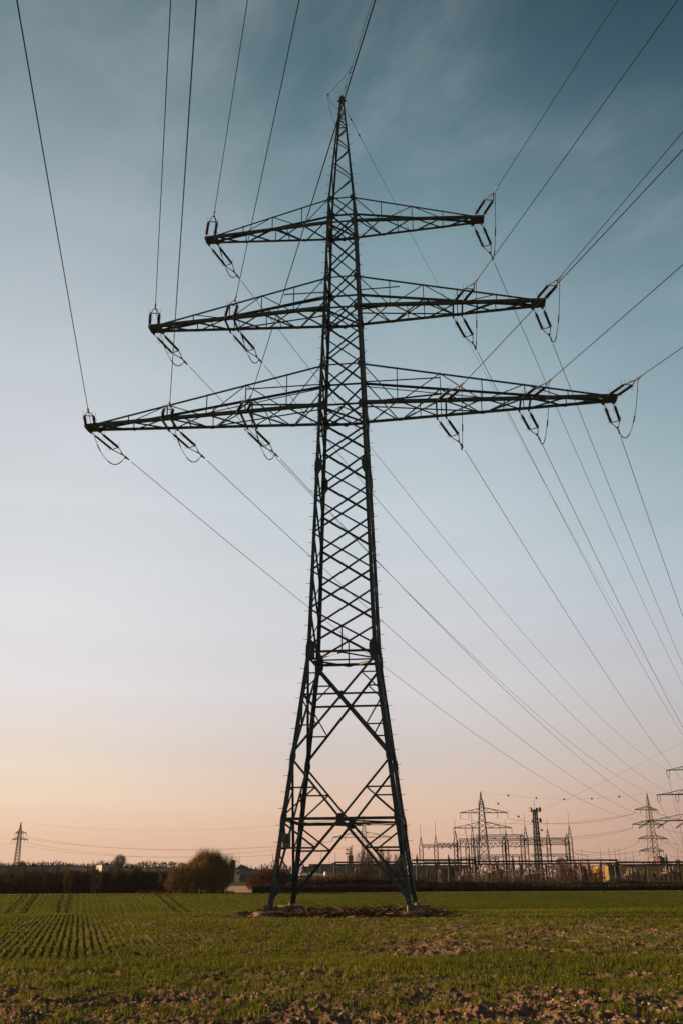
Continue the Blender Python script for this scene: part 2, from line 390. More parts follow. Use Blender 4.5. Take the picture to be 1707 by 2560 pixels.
def ground_material():
    m = bpy.data.materials.new('field_ground'); m.use_nodes = True
    t = m.node_tree; b = t.nodes['Principled BSDF']; n = t.nodes.new; l = t.links.new
    b.inputs['Roughness'].default_value = 1.0; b.inputs['Specular IOR Level'].default_value = 0.0
    g = n('ShaderNodeNewGeometry')
    def noise(scale, det=5, st=(1, 1, 1), rough=.55):
        mp_ = n('ShaderNodeMapping'); mp_.inputs['Scale'].default_value = st; l(g.outputs['Position'], mp_.inputs[0])
        z = n('ShaderNodeTexNoise'); z.inputs['Scale'].default_value = scale; z.inputs['Detail'].default_value = det
        z.inputs['Roughness'].default_value = rough
        l(mp_.outputs[0], z.inputs['Vector']); return z
    def mix(f, a, c):
        x = n('ShaderNodeMix'); x.data_type = 'RGBA'
        if isinstance(f, float): x.inputs[0].default_value = f
        else: l(f, x.inputs[0])
        for i, v in ((6, a), (7, c)):
            if isinstance(v, tuple): x.inputs[i].default_value = (*v, 1)
            else: l(v, x.inputs[i])
        return x.outputs[2]
    def math_(op, a, c):
        x = n('ShaderNodeMath'); x.operation = op
        for i, v in ((0, a), (1, c)):
            if isinstance(v, (int, float)): x.inputs[i].default_value = v
            else: l(v, x.inputs[i])
        return x.outputs[0]
    def mr(v, a, c, lo=0., hi=1.):
        x = n('ShaderNodeMapRange'); x.interpolation_type = 'SMOOTHSTEP'; l(v, x.inputs['Value'])
        x.inputs['From Min'].default_value = a; x.inputs['From Max'].default_value = c
        x.inputs['To Min'].default_value = lo; x.inputs['To Max'].default_value = hi
        return x.outputs[0]
    sp = n('ShaderNodeSeparateXYZ'); l(g.outputs['Position'], sp.inputs[0])
    # soil
    s1 = noise(6.0, 8, rough=.65); s2 = noise(0.5, 3)
    soil = ramp(t, [(0.3, (0.10, 0.066, 0.043)), (0.5, (0.30, 0.195, 0.122)), (0.70, (0.60, 0.41, 0.265))]); l(s1.outputs[0], soil.inputs[0])
    soil2 = mix(mr(s2.outputs[0], .35, .65, 0., .7), soil.outputs[0], (0.16, 0.11, 0.08))
    # sprouting green on the far slope: drill rows seen as fine stripes and wheel tracks
    dt = n('ShaderNodeVectorMath'); dt.operation = 'DOT_PRODUCT'; l(g.outputs['Position'], dt.inputs[0]); dt.inputs[1].default_value = (rdy, -rdx, 0)
    u = dt.outputs['Value']
    un = noise(0.12, 2)
    uw = math_('ADD', u, math_('MULTIPLY', un.outputs[0], 0.5))
    stripes = math_('SINE', math_('MULTIPLY', uw, 2 * math.pi / 0.6), 0.0)
    sn = mr(stripes, -1.0, 1.0)
    gn_ = noise(0.9, 7, rough=.65); gn2 = noise(0.06, 4)
    green = ramp(t, [(0.28, (0.050, 0.066, 0.012)), (0.5, (0.080, 0.102, 0.018)), (0.75, (0.120, 0.138, 0.024))]); l(gn_.outputs[0], green.inputs[0])
    green2 = mix(mr(gn2.outputs[0], .35, .7, 0., .6), green.outputs[0], (0.052, 0.066, 0.014))
    green3 = mix(math_('MULTIPLY', sn, math_('MULTIPLY', mr(un.outputs[0], .35, .65, .05, .30), mr(sp.outputs['X'], -8., 10., 1., .3))), green2, (0.10, 0.080, 0.02))
    tk = None
    for c_, w_, k_ in ((-1.75, .12, .9), (-.85, .12, .9), (9.35, .13, .8), (10.4, .13, .8), (-6.3, .22, .55), (-4.9, .22, .8), (20.6, .1, .4), (21.6, .1, .4), (2.6, .06, .35), (5.2, .06, .35), (-8.6, .1, .4), (31.5, .12, .4), (32.6, .12, .4)):
        g_ = math_('MULTIPLY', mr(math_('ABSOLUTE', math_('SUBTRACT', uw, c_ + .25), 0.0), w_, w_ + .16, 1., 0.), k_)
        tk = g_ if tk is None else math_('MAXIMUM', tk, g_)
    leftm = mr(sp.outputs['X'], -6.0, 14.0, 1.0, 0.3)
    farg = mix(math_('MULTIPLY', tk, leftm), green3, (0.040, 0.034, 0.012))
    # near ground: soil, greener where the crop stands thick
    at_b = n('ShaderNodeAttribute'); at_b.attribute_name = 'bare'
    gtint = mix(mr(noise(9, 4).outputs[0], .4, .6), (0.09, 0.075, 0.028), (0.22, 0.155, 0.09))
    near = mix(mr(at_b.outputs['Fac'], 0.05, 0.5), gtint, soil2)
    c = mix(mr(sp.outputs['Y'], 50, 58), near, farg)
    at_m = n('ShaderNodeAttribute'); at_m.attribute_name = 'heap'
    c = mix(mr(at_m.outputs['Fac'], 0.02, 0.3), c, mix(mr(s1.outputs[0], .35, .65), (0.07, 0.045, 0.03), (0.2, 0.14, 0.095)))
    at_z = n('ShaderNodeAttribute'); at_z.attribute_name = 'stubble'
    st = ramp(t, [(0.3, (0.36, 0.24, 0.17)), (0.7, (0.60, 0.42, 0.32))]); l(noise(1.2, 6).outputs[0], st.inputs[0])
    c = mix(at_z.outputs['Fac'], c, st.outputs[0])
    l(c, b.inputs['Base Color'])
    bp = n('ShaderNodeBump'); bp.inputs['Strength'].default_value = 1.0; bp.inputs['Distance'].default_value = 0.10
    hb = noise(14, 6, rough=.7)
    rowh = math_('MULTIPLY', sn, mr(sp.outputs['Y'], 56, 60, 0., 0.9))
    l(math_('ADD', hb.outputs[0], rowh), bp.inputs['Height']); l(bp.outputs[0], b.inputs['Normal'])
    return m
ground = mesh_np('ground', gv, q, ground_material(), smooth=True, nv=4,
                 attr={'bare': bare_m.ravel(), 'heap': mnd.ravel(), 'stubble': zone.ravel()})
tag(ground, kind='structure')

# ------------------------------------------------------------------ young crop on the near field
def blade_material():
    m = bpy.data.materials.new('crop_leaf'); m.use_nodes = True
    t = m.node_tree; b = t.nodes['Principled BSDF']
    a = t.nodes.new('ShaderNodeAttribute'); a.attribute_name = 'tint'
    r = ramp(t, [(0.0, (0.066, 0.088, 0.012)), (0.45, (0.150, 0.180, 0.020)), (0.8, (0.28, 0.285, 0.038)), (1.0, (0.46, 0.34, 0.15))])
    t.links.new(a.outputs['Fac'], r.inputs[0]); t.links.new(r.outputs[0], b.inputs['Base Color'])
    b.inputs['Roughness'].default_value = 0.7; b.inputs['Specular IOR Level'].default_value = 0.1
    tr = t.nodes.new('ShaderNodeBsdfTranslucent'); t.links.new(r.outputs[0], tr.inputs[0])
    mx = t.nodes.new('ShaderNodeMixShader'); mx.inputs[0].default_value = 0.4
    t.links.new(b.outputs[0], mx.inputs[1]); t.links.new(tr.outputs[0], mx.inputs[2])
    t.links.new(mx.outputs[0], t.nodes['Material Output'].inputs[0])
    return m
def crop():
    # plants: jittered along sowing rows (left block) or broken rows elsewhere
    du = 0.20
    P = []
    for (ya, yb, dens) in ((8.5, 24, 250), (24, 38, 150), (38, 60, 85)):
        x0, x1 = -0.40 * yb - 1, 0.40 * yb + 1
        n = int((x1 - x0) * (yb - ya) * dens)
        x = rng.uniform(x0, x1, n); y = rng.uniform(ya, yb, n)
        k = np.abs(x) < 0.385 * y + 0.6
        x, y = x[k], y[k]
        rows, bare = near_zone(x, y)
        u = row_u(x, y); v = x * rdx + y * rdy
        us = np.round(u / du) * du + rng.normal(0, 0.022, len(u)) + .05 * (fbm(u * .8, v * .22, 2, 181) - .5)
        snap = rng.random(len(u)) < np.clip((rows * .85 + .2) * (.62 + .6 * fbm(x * .5, y * .3, 3, 183)), 0, .9)
        u = np.where(snap, us, u)
        x = u * rdy + v * rdx; y = -u * rdx + v * rdy
        keep = rng.random(len(x)) > np.clip(bare * 1.02, 0, .93) * np.where(rows > .5, 1, 1)
        clump = fbm(x * 2.2, y * 2.2, 2, 101)
        keep &= rng.random(len(x)) < 0.24 + 1.3 * np.clip(clump - .28, 0, .7) + rows * .30
        P.append(np.stack([x, y], 1)[keep])
    P = np.concatenate(P)
    _, hm = mound(P[:, 0], P[:, 1]); P = P[hm < 0.15]
    nb = np.where(P[:, 1] < 24, 5, 4)
    B = np.repeat(P, nb, 0); n = len(B)
    d = B[:, 1]
    # dense headland strip is taller
    tall = 1 + 0.7 * np.exp(-((B[:, 1] - 0.04 * B[:, 0] - 21.6) / 1.3) ** 2) + 0.25 * (fbm(B[:, 0] * .5, B[:, 1] * .5, 2, 111) - .5) * 2
    h = rng.uniform(0.045, 0.105, n) * tall * np.where(d > 38, 1.1, 1)
    w = np.where(d < 24, 0.0045, np.where(d < 38, 0.0065, 0.009)) * rng.uniform(.8, 1.4, n)
    a = rng.uniform(0, 2 * np.pi, n)
    lean = rng.uniform(0.15, .85, n)
    bx = B[:, 0] + rng.normal(0, .012, n); by = B[:, 1] + rng.normal(0, .012, n)
    bz = ground_z(bx, by) - 0.005
    dx, dy = np.cos(a), np.sin(a)
    sx, sy = -dy * w, dx * w
    c0 = np.stack([bx - sx, by - sy, bz], 1); c1 = np.stack([bx + sx, by + sy, bz], 1)
    mx_, my_ = bx + dx * h * lean * .35, by + dy * h * lean * .35; mz = bz + h * .68
    c2 = np.stack([mx_ - sx * .8, my_ - sy * .8, mz], 1); c3 = np.stack([mx_ + sx * .8, my_ + sy * .8, mz], 1)
    tx, ty = bx + dx * h * lean, by + dy * h * lean; tz = bz + h * (1.0 - .25 * lean)
    c4 = np.stack([tx, ty, tz], 1)
    V = np.stack([c0, c1, c2, c3, c4], 1).reshape(-1, 3)
    o = np.arange(n)[:, None] * 5
    F = np.concatenate([o + np.array([0, 1, 3]), o + np.array([0, 3, 2]), o + np.array([2, 3, 4])], 1)
    tint = np.clip(rng.beta(2.2, 2.6, n) * .85 + 0.5 * (fbm(bx * .4, by * .25, 3, 121) - .5) + np.where(rng.random(n) < .07, .6, 0), 0, 1)
    print('crop blades', n)
    ob = mesh_np('young_wheat', V, F, blade_material(), nv=3, attr={'tint': np.repeat(tint, 5)})
    tag(ob, 'short green winter wheat sprouting over the near field', 'crop', kind='stuff')
crop()
def far_crop():
    n = 150000
    y = np.sqrt(rng.uniform(58 ** 2, 127 ** 2, n)); x = rng.uniform(-.37, .37, n) * y
    u = row_u(x, y); v = x * rdx + y * rdy
    for c_, w_ in ((-1.75, .2), (-.85, .2), (9.35, .22), (10.4, .22), (-6.3, .35), (-4.9, .35), (20.6, .15), (21.6, .15)):
        k = (np.abs(u - c_) > w_) | (rng.random(len(u)) < .25); u, v = u[k], v[k]
    us = np.round(u / .6) * .6 + rng.normal(0, .1, len(u)); u = np.where(rng.random(len(u)) < .35, us, u)
    x = u * rdy + v * rdx; y = -u * rdx + v * rdy; n = len(x)
    z = terrain(x, y) - .01; h = rng.uniform(.05, .12, n); w = rng.uniform(.012, .03, n); a = rng.uniform(0, 6.28, n)
    sx, sy = np.cos(a) * w, np.sin(a) * w; l = rng.normal(0, .35, (2, n)) * h
    V = np.stack([np.stack([x - sx, y - sy, z], 1), np.stack([x + sx, y + sy, z], 1), np.stack([x + l[0], y + l[1], z + h], 1)], 1).reshape(-1, 3)
    tint = np.clip(rng.beta(2.2, 2.8, n) * .8 + .35 * (fbm(x * .2, y * .12, 3, 171) - .5) + np.clip(.08 - .009 * x, -.12, .2), 0, 1)  # leaf tint also lightened left, darkened right: fall of light put into colour
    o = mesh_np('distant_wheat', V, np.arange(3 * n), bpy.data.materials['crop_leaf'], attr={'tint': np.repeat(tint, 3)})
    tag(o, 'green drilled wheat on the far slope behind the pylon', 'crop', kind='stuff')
far_crop()

# loose clods on the bare foreground
def clods():
    n = 5000
    y = rng.uniform(9, 24, n * 4); x = rng.uniform(-.4, .4, n * 4) * y
    _, b = near_zone(x, y); k = rng.random(len(x)) < b ** 2
    x, y = x[k][:n], y[k][:n]; n = len(x)
    r = np.minimum(rng.gamma(1.6, 0.0065, n) + 0.004, .03)
    ico = np.array([(0, 0, 1), (.894, 0, .447), (.276, .851, .447), (-.724, .526, .447), (-.724, -.526, .447), (.276, -.851, .447),
                    (.724, .526, -.447), (-.276, .851, -.447), (-.894, 0, -.447), (-.276, -.851, -.447), (.724, -.526, -.447), (0, 0, -1)])
    fc = np.array([(0, 1, 2), (0, 2, 3), (0, 3, 4), (0, 4, 5), (0, 5, 1), (1, 6, 2), (2, 7, 3), (3, 8, 4), (4, 9, 5), (5, 10, 1),
                   (2, 6, 7), (3, 7, 8), (4, 8, 9), (5, 9, 10), (1, 10, 6), (6, 11, 7), (7, 11, 8), (8, 11, 9), (9, 11, 10), (10, 11, 6)])
    V = ico[None] * r[:, None, None] * rng.uniform(.6, 1.35, (n, 12, 1)) * np.stack([rng.uniform(.8, 1.5, n), rng.uniform(.8, 1.5, n), rng.uniform(.5, .9, n)], 1)[:, None, :]
    V += np.stack([x, y, ground_z(x, y) + r * .2], 1)[:, None, :]
    F = fc[None] + np.arange(n)[:, None, None] * 12
    m = material('clod_soil', (0.55, 0.38, 0.25), (0.20, 0.135, 0.09), rough=1, scale=8, bump=.5, bscale=60)
    o = mesh_np('soil_clods', V.reshape(-1, 3), F, m)
    tag(o, 'loose dry clods scattered over the bare foreground soil', 'soil clods', kind='stuff')
clods()

# ------------------------------------------------------------------ lattice pylon
LEV = [(0.446, 3.275), (12.616, 1.794), (26.93, 1.319), (41.754, 0.839), (50.55, 0.13)]
def hw(z): return float(np.interp(z, [a for a, b in LEV], [b for a, b in LEV]))
ZL = {'L3': (26.93, 29.585), 'L4': (33.546, 35.744), 'L5': (39.897, 41.754)}
def corner(sx, sy, z): w = hw(z); return np.array([sx * w, sy * w, z])
CORN = [(-1, -1), (1, -1), (1, 1), (-1, 1)]
FACES = [((-1, -1), (1, -1)), ((1, -1), (1, 1)), ((1, 1), (-1, 1)), ((-1, 1), (-1, -1))]
def fpt(face, t, z):
    a = corner(*face[0], z); b = corner(*face[1], z); return a + (b - a) * t
def fnorm(face):
    a, b = np.array(face[0]), np.array(face[1]); m = (a + b) / 2.0
    return np.array([m[0], m[1], 0.0])
def octa(c, du, dw, hu, hv):
    k = .5
    return [c + du * hu * a + dw * hv * b for a, b in ((-1, -k), (-.35, -1), (.35, -1), (1, -k), (1, k), (.35, 1), (-.35, 1), (-1, k))]

def build_pylon(root, drop=0.0, base=True, lod=0, arms=('l', 'r')):
    Z = lambda p: np.array([p[0], p[1], p[2] - drop])
    t_ = 0.014
    def ang(mb, p, q, w, face, t=t_, inset=0.0):
        n = fnorm(face); a = unit(np.array(q) - np.array(p))
        U = np.cross(a, n); U = U if U[2] < 0 or abs(U[2]) < 1e-6 else -U
        off = -n * (inset)
        mb.angle(Z(p + off) - U * w / 2, Z(q + off) - U * w / 2, w, t, U, -n)
    # legs
    segs = [0.446, 4.3, 7.263, 12.616, 17.0, 23.1, 26.93, 33.546, 39.897, 41.754, 50.4]
    wid = [0.225, 0.225, 0.22, 0.205, 0.19, 0.18, 0.17, 0.16, 0.14, 0.13, 0.09]
    for ci, (sx, sy) in enumerate(CORN):
        m = MB()
        for i in range(len(segs) - 1):
            if not base and segs[i + 1] <= 12.7: continue
            p, q = corner(sx, sy, segs[i]), corner(sx, sy, segs[i + 1])
            if not base and segs[i] < 13: p = corner(sx, sy, 12.616); p[2] = drop + 0.0; p[0] *= 1.02; p[1] *= 1.02
            m.angle(Z(p), Z(q), wid[i], 0.022, (-sx, 0, 0), (0, -sy, 0), wid[i + 1] if i > 6 else wid[i])
        leg = m.build('leg', STEEL, root)
        if lod: continue
        # splice plates with bolt heads, proud of the flanges
        bo = MB()
        for zc, hh, hw_ in ((4.3, .35, .15), (7.2, .25, .15), (12.616, .55, .22), (23.1, .5, .19), (26.93, .28, .2), (29.585, .22, .17),
                            (33.546, .28, .21), (35.744, .22, .17), (39.897, .24, .18), (41.754, .24, .16)):
            c = corner(sx, sy, zc)
            e = corner(sx, sy, zc + .5) - c; up = unit(e)
            for du, nn in (((-sx, 0, 0), (0, sy, 0)), ((0, -sy, 0), (sx, 0, 0))):
                du = np.array(du, float); nn = np.array(nn, float); g = MB()
                g.plate([Z(p) for p in octa(c + du * hw_ * .75 + nn * .012, du, up, hw_, hh)], 0.014); g.build('gusset_plate', STEEL, leg)
            for k in range(-6, 7):
                if zc > 28: break
                pc = c + up * (k * hh * 1.9 / 7)
                for du, nn in (((-sx, 0, 0), (0, sy, 0)), ((0, -sy, 0), (sx, 0, 0))):
                    du = np.array(du, float); nn = np.array(nn, float)
                    a0 = pc + du * .07 + nn * .02
                    bo.box(Z(a0), Z(a0 + nn * .035), .035, .035, (0, 0, 1))
        tag(bo.build('bolt_heads', STEEL, leg), kind='stuff')
        # climbing bolts on two opposite legs
        if (sx, sy) in ((-1, -1), (1, 1)):
            proto = None
            z = 3.25 + (.2 if sx > 0 else 0)
            while z < 49.3:
                c = corner(sx, sy, z)
                if proto is None:
                    b = MB(); b.tube([(0, 0, 0), (sx * .20, 0, 0.004)], .012, 6); b.tube([(sx * .185, 0, 0), (sx * .205, 0, 0.004)], .022, 6)
                    b.tube([(0, 0, 0), (sx * .02, 0, 0)], .022, 6)
                    proto = b.build('step_bolt', STEEL, leg); o = proto
                else:
                    o = proto.copy(); COL.objects.link(o); o.parent = leg
                o.location = Z(c + np.array([0, -sy * .04, 0])); z += .765
        # labels and hand-hold strip
    # base section: four braced faces
    if base:
        for face in FACES:
            m = MB()
            mid = lambda z: fpt(face, .5, z)
            zx = 10.33
            ang(m, fpt(face, 0, 4.3), fpt(face, 1, 4.3), .135, face, inset=.03)
            for s_ in (0, 1):
                e = lambda z: fpt(face, s_, z)
                foot = fpt(face, s_, 0.62); top = mid(4.32)
                ang(m, foot, top, .125, face, inset=.05)                      # inverted V to the node
                ang(m, mid(4.3), e(7.2), .105, face, inset=.05)              # V up to the legs
                ang(m, e(7.35), fpt(face, 1 - s_, 12.4), .12, face, inset=.04 + .03 * s_)
                def dg(p, q, z):                                            # point on a diagonal at height z
                    k = (z - p[2]) / (q[2] - p[2]); return p + (q - p) * k
                d1 = (foot, top)
                a3, a1_ = dg(*d1, 2.99), dg(*d1, 1.74)
                ang(m, e(2.99), a3, .085, face, inset=.07); ang(m, e(1.74), a1_, .07, face, inset=.07)
                ang(m, e(4.2), a3, .085, face, inset=.09); ang(m, e(2.9), a1_, .065, face, inset=.09)
                d2 = (mid(4.3), e(7.2)); a5 = dg(*d2, 5.75)
                ang(m, e(5.75), a5, .075, face, inset=.07); ang(m, e(4.4), a5, .075, face, inset=.09)
                d3 = (e(7.35), fpt(face, 1 - s_, 12.4)); a8 = dg(*d3, 8.77); a9 = dg(*d3, 9.5)
                ang(m, e(8.77), a8, .07, face, inset=.08); ang(m, e(10.25), a8, .07, face, inset=.1)
                d4 = (fpt(face, 1 - s_, 7.35), e(12.4)); a11 = dg(*d4, 11.43)
                ang(m, e(11.43), a11, .07, face, inset=.08); ang(m, e(10.4), a11, .065, face, inset=.1)
            ang(m, fpt(face, 0, zx), fpt(face, 1, zx), .10, face, inset=.09)
            ang(m, fpt(face, 0, 12.55), fpt(face, 1, 12.55), .13, face, inset=.05)
            n = fnorm(face); du = unit(fpt(face, 1, 4.3) - fpt(face, 0, 4.3))
            m.plate([Z(p) for p in octa(mid(4.3) - n * .0, du, np.array([0, 0, 1.0]), .19, .24)], .02)
            m.plate([Z(p) for p in octa(mid(zx) - n * .02, du, np.array([0, 0, 1.0]), .13, .13)], .02)
            ang(m, mid(12.55), mid(13.9), .07, face, inset=.08)
            m.build('base_bracing', STEEL, root)
        # horizontal diaphragms
        for zc, w in ((4.3, .075), (12.55, .08)):
            m = MB(); mids = [fpt(f, .5, zc - .04) for f in FACES]
            for i in range(4):
                p, q_ = mids[i], mids[(i + 1) % 4]
                m.angle(Z(p), Z(q_), w, t_, (0, 0, -1), unit(np.array([0, 0, zc]) - (p + q_) / 2))
            m.angle(Z(mids[1]), Z(mids[3]), w, t_, (0, 0, -1), (0, 1, 0))
            m.build('diaphragm', STEEL, root)
    # shaft
    panels = [12.85, 14.86, 16.98, 19.13, 21.16, 23.13, 25.13, 26.93, 29.585, 31.6, 33.546, 35.744, 37.9, 39.897, 41.754]
    if not base: panels[0] = 12.4
    for face in FACES:
        m = MB()
        side = abs(fnorm(face)[0]) > .5
        for i in range(len(panels) - 1):
            z0, z1 = panels[i], panels[i + 1]
            w = .105 if z0 < 28 else .09
            if side: w *= .8
            ang(m, fpt(face, 0, z0), fpt(face, 1, z1), w * 1.1, face, inset=.03)
            ang(m, fpt(face, 1, z0), fpt(face, 0, z1), w * .85, face, inset=.0)
        m.build('shaft_bracing', STEEL, root)
    for zc in (26.93, 29.585, 33.546, 35.744, 39.897, 41.754):
        m = MB()
        for face in FACES:
            ang(m, fpt(face, 0, zc), fpt(face, 1, zc), .13 if zc in (26.93, 33.546, 39.897) else .09, face, inset=-.02)
        if zc in (26.93, 33.546, 39.897):
            m.angle(Z(corner(-1, -1, zc)), Z(corner(1, 1, zc)), .09, t_, (0, 0, -1), (1, -1, 0))
            m.angle(Z(corner(1, -1, zc - .05)), Z(corner(-1, 1, zc - .05)), .09, t_, (0, 0, -1), (1, 1, 0))
            mids = [fpt(f, .5, zc - .1) for f in FACES]
            for i in range(4):
                m.angle(Z(mids[i]), Z(mids[(i + 1) % 4]), .07, t_, (0, 0, -1), unit(-(mids[i] + mids[(i + 1) % 4])[:2].tolist()[0] * np.array([1, 0, 0]) + np.array([0, .01, 0])))
        m.build('diaphragm', STEEL, root)
    # peak
    zs = [41.754, 43.2, 44.5, 45.7, 46.7, 47.6, 48.4, 49.1, 49.8]
    m = MB()
    for fi, face in enumerate(FACES):
        for i in range(len(zs) - 1):
            s_ = (i + fi) % 2
            ang(m, fpt(face, s_, zs[i]), fpt(face, 1 - s_, zs[i + 1]), .06, face)
        ang(m, fpt(face, 0, 49.1), fpt(face, 1, 49.1), .05, face)
        ang(m, fpt(face, 0, 48.4), fpt(face, 1, 48.4), .05, face)
    m.build('peak_bracing', STEEL, root)
    m = MB(); m.block(Z((0, 0, 50.3)), .34, .30, .34); m.box(Z((-.28, 0, 50.42)), Z((.28, 0, 50.42)), .1, .1); m.block(Z((0, 0, 50.6)), .18, .18, .22)
    m.build('peak_cap', STEEL, root)
    # crossarms
    tipw = {'L3': .34, 'L4': .33, 'L5': .29}
    for lev in ('L3', 'L4', 'L5'):
        z, zt = ZL[lev]
        for sd_ in (-1, 1):
            if (sd_ == -1 and 'l' not in arms) or (sd_ == 1 and 'r' not in arms): continue
            A = {'L3': 15.45, 'L4': 11.98, 'L5': 8.73}[lev]
            atts = ATT[lev]
            arm = empty('crossarm', (0, 0, 0)); arm.parent = root
            b, bt, tw = hw(z), hw(zt), tipw[lev]
            inner = {'L3': [3.2, 5.65, 8.0, 10.4, 12.8, 14.9], 'L4': [2.9, 4.9, 6.9, 9.2, 11.4], 'L5': [2.5, 4.4, 6.3, 8.2]}[lev]
            yh = lambda x: b + (tw - b) * (x - b) / (A - b)
            zu = lambda x: zt + (z + .16 - zt) * min(1, max(0, (x - bt) / (A - .5 - bt)))
            yu = lambda x: bt + (tw - bt) * (x - bt) / (A - .5 - bt)
            lo = lambda x, sy: np.array([sd_ * x, sy * yh(x), z])
            hi = lambda x, sy: np.array([sd_ * x, sy * yu(x), zu(x)])
            for sy in (-1, 1):
                m = MB(); m.angle(Z(lo(b, sy)), Z(lo(A + .12, sy)), .19 if lev != 'L5' else .16, .018, (0, 0, 1), (0, -sy, 0)); m.build('lower_chord', STEEL, arm)
                m = MB(); m.angle(Z(hi(bt, sy)), Z(hi(A - .5, sy)), .12 if lev != 'L5' else .10, .014, (0, 0, -1), (0, -sy, 0)); m.build('upper_chord', STEEL, arm)
                # side face web
                m = MB(); st = [b] + inner
                for i in range(1, len(st) - 1):
                    big = any(abs(st[i] - a) < .5 for a in atts)
                    if sy == -1 or i > 1:
                        m.box(Z(lo(st[i], sy)), Z(hi(st[i], sy)), .09 if big and lev == 'L3' else .06, .05, (1, 0, 0))
                for i in range(len(st) - 2):
                    if i % 2 == 0: p, q_ = lo(st[i + 1], sy), (hi(bt, sy) if i == 0 else hi(st[i], sy))
                    else: p, q_ = lo(st[i], sy), hi(st[i + 1], sy)
                    m.angle(Z(p), Z(q_), .06, .01, (0, 0, -1), (0, -sy, 0))
                if lev != 'L5':
                    x1 = inner[1] if lev == 'L3' else inner[0] + .6
                    zm = (z + zt) / 2 + .1
                    wz = hw(zm)
                    m.angle(Z(np.array([sd_ * wz, sy * wz, zm])), Z(np.array([sd_ * x1, sy * (yh(x1)), zm + .12])), .08, .01, (0, 0, -1), (0, -sy, 0))
                    m.angle(Z(np.array([sd_ * wz, sy * wz, zm - .3])), Z(np.array([sd_ * (inner[2] + .5), sy * yh(inner[2]), z + .1])), .06, .01, (0, 0, -1), (0, -sy, 0))
                m.build('side_bracing', STEEL, arm)
            m = MB(); st = [b] + inner
            for i in range(len(st) - 1):
                xa, xb = st[i], st[i + 1]
                w = .09
                m.angle(Z(lo(xa + .1, -1)), Z(lo(xb - .1, 1)), w, t_, (0, 0, 1), (sd_, 0, 0))
                o_ = np.array([0, 0, .02]); m.angle(Z(lo(xa + .1, 1) + o_), Z(lo(xb - .1, -1) + o_), w * .8, t_, (0, 0, 1), (sd_, 0, 0))
                if i % 2 == 1: 
                    xm = (xa + xb) / 2
                    m.angle(Z(lo(xm, 1)), Z(lo(xm, -1)), .05, .01, (0, 0, 1), (sd_, 0, 0))
            m.build('plan_bracing', STEEL, arm)
            for a_ in atts[1:]:
                for k in (-.27, .27):
                    x = a_ + k; m = MB()
                    m.box(Z(lo(x, -1.12) + np.array([0, 0, -.02])), Z(lo(x, 1.12) + np.array([0, 0, -.02])), .10, .12); m.build('attachment_beam', STEEL, arm)
            m = MB(); xt = A
            m.box(Z(lo(xt - .62, -1.15)), Z(lo(xt - .62, 1.15)), .14, .2); m.box(Z(lo(xt - .05, -1.2)), Z(lo(xt - .05, 1.2)), .14, .2)
            m.plate([Z(lo(xt - .75, -1) + np.array([0, 0, -.03])), Z(lo(xt + .1, -1) + np.array([0, 0, -.03])), Z(lo(xt + .1, 1) + np.array([0, 0, -.03])), Z(lo(xt - .75, 1) + np.array([0, 0, -.03]))], .02)
            m.build('end_plate', STEEL, arm)

ATT = {'L3': (15.15, 10.4, 5.65), 'L4': (11.7, 6.9), 'L5': (8.45,)}
YAW = -0.10889394782273171
PX, PY = 0.0, 50.0
pyl = empty('lattice_pylon', (PX, PY, 0), YAW)
tag(pyl, 'tall dark green steel lattice pylon with three pairs of crossarms standing in the foreground field', 'electricity pylon')
build_pylon(pyl)
def PW(X, Y, Z):
    c, s = math.cos(YAW), math.sin(YAW)
    return np.array([PX + c * X - s * Y, PY + s * X + c * Y, Z])
def leg_frame(sx, sy, z, out):
    return None

# signs on the near legs
def sign_plate(name, poly_local, mat, parent, t=.008):
    m = MB(); m.plate(poly_local, t); return m.build(name, mat, parent)
WHITE_S = material('sign_white', (0.19, 0.22, 0.22), (0.14, 0.16, 0.165), rough=.5, scale=8)
YELL = material('sign_yellow', (0.22, 0.145, 0.01), (0.16, 0.11, 0.01), rough=.5, scale=8)
BLACK_S = material('sign_black', (0.012, 0.012, 0.012), (0.01, 0.01, 0.01), rough=.5, scale=8)
BLUE_S = material('sign_blue', (0.006, 0.03, 0.09), (0.005, 0.025, 0.07), rough=.5, scale=8)
LETTER = material('paint_white', (0.5, 0.52, 0.5), (0.4, 0.42, 0.4), rough=.6, scale=8)
yf = lambda z: -hw(z) - .035
# white high-voltage warning plate beside the near left leg (yellow triangle, black border and bolt, text lines)
wz0 = 2.99; cx = -hw(3.35) + .42
m = MB(); m.plate([(cx - .19, yf(3.3), 3.0), (cx + .19, yf(3.3), 3.0), (cx + .19, yf(3.6), 3.64), (cx - .19, yf(3.6), 3.64)], .012)
ws = m.build('warning_sign', WHITE_S, pyl)
tag(ws, 'white plate with a yellow high voltage triangle')
y_ = yf(3.45) - .012
m = MB(); m.plate([(cx - .18, y_, 3.22), (cx + .18, y_, 3.22), (cx, y_, 3.56)], .006); m.build('triangle_border', BLACK_S, ws)
m = MB(); m.plate([(cx - .135, y_ - .006, 3.245), (cx + .135, y_ - .006, 3.245), (cx, y_ - .006, 3.50)], .004); m.build('triangle', YELL, ws)
m = MB(); m.plate([(cx + .02, y_ - .011, 3.44), (cx - .03, y_ - .011, 3.345), (cx, y_ - .011, 3.345), (cx - .012, y_ - .011, 3.265), (cx + .035, y_ - .011, 3.37), (cx + .004, y_ - .011, 3.37)], .003)
m.build('bolt_symbol', BLACK_S, ws)
m = MB()
for k in range(3): m.block((cx, y_, 3.16 - k * .05), .26 - .05 * k, .004, .018)
m.build('text_lines', BLACK_S, ws)
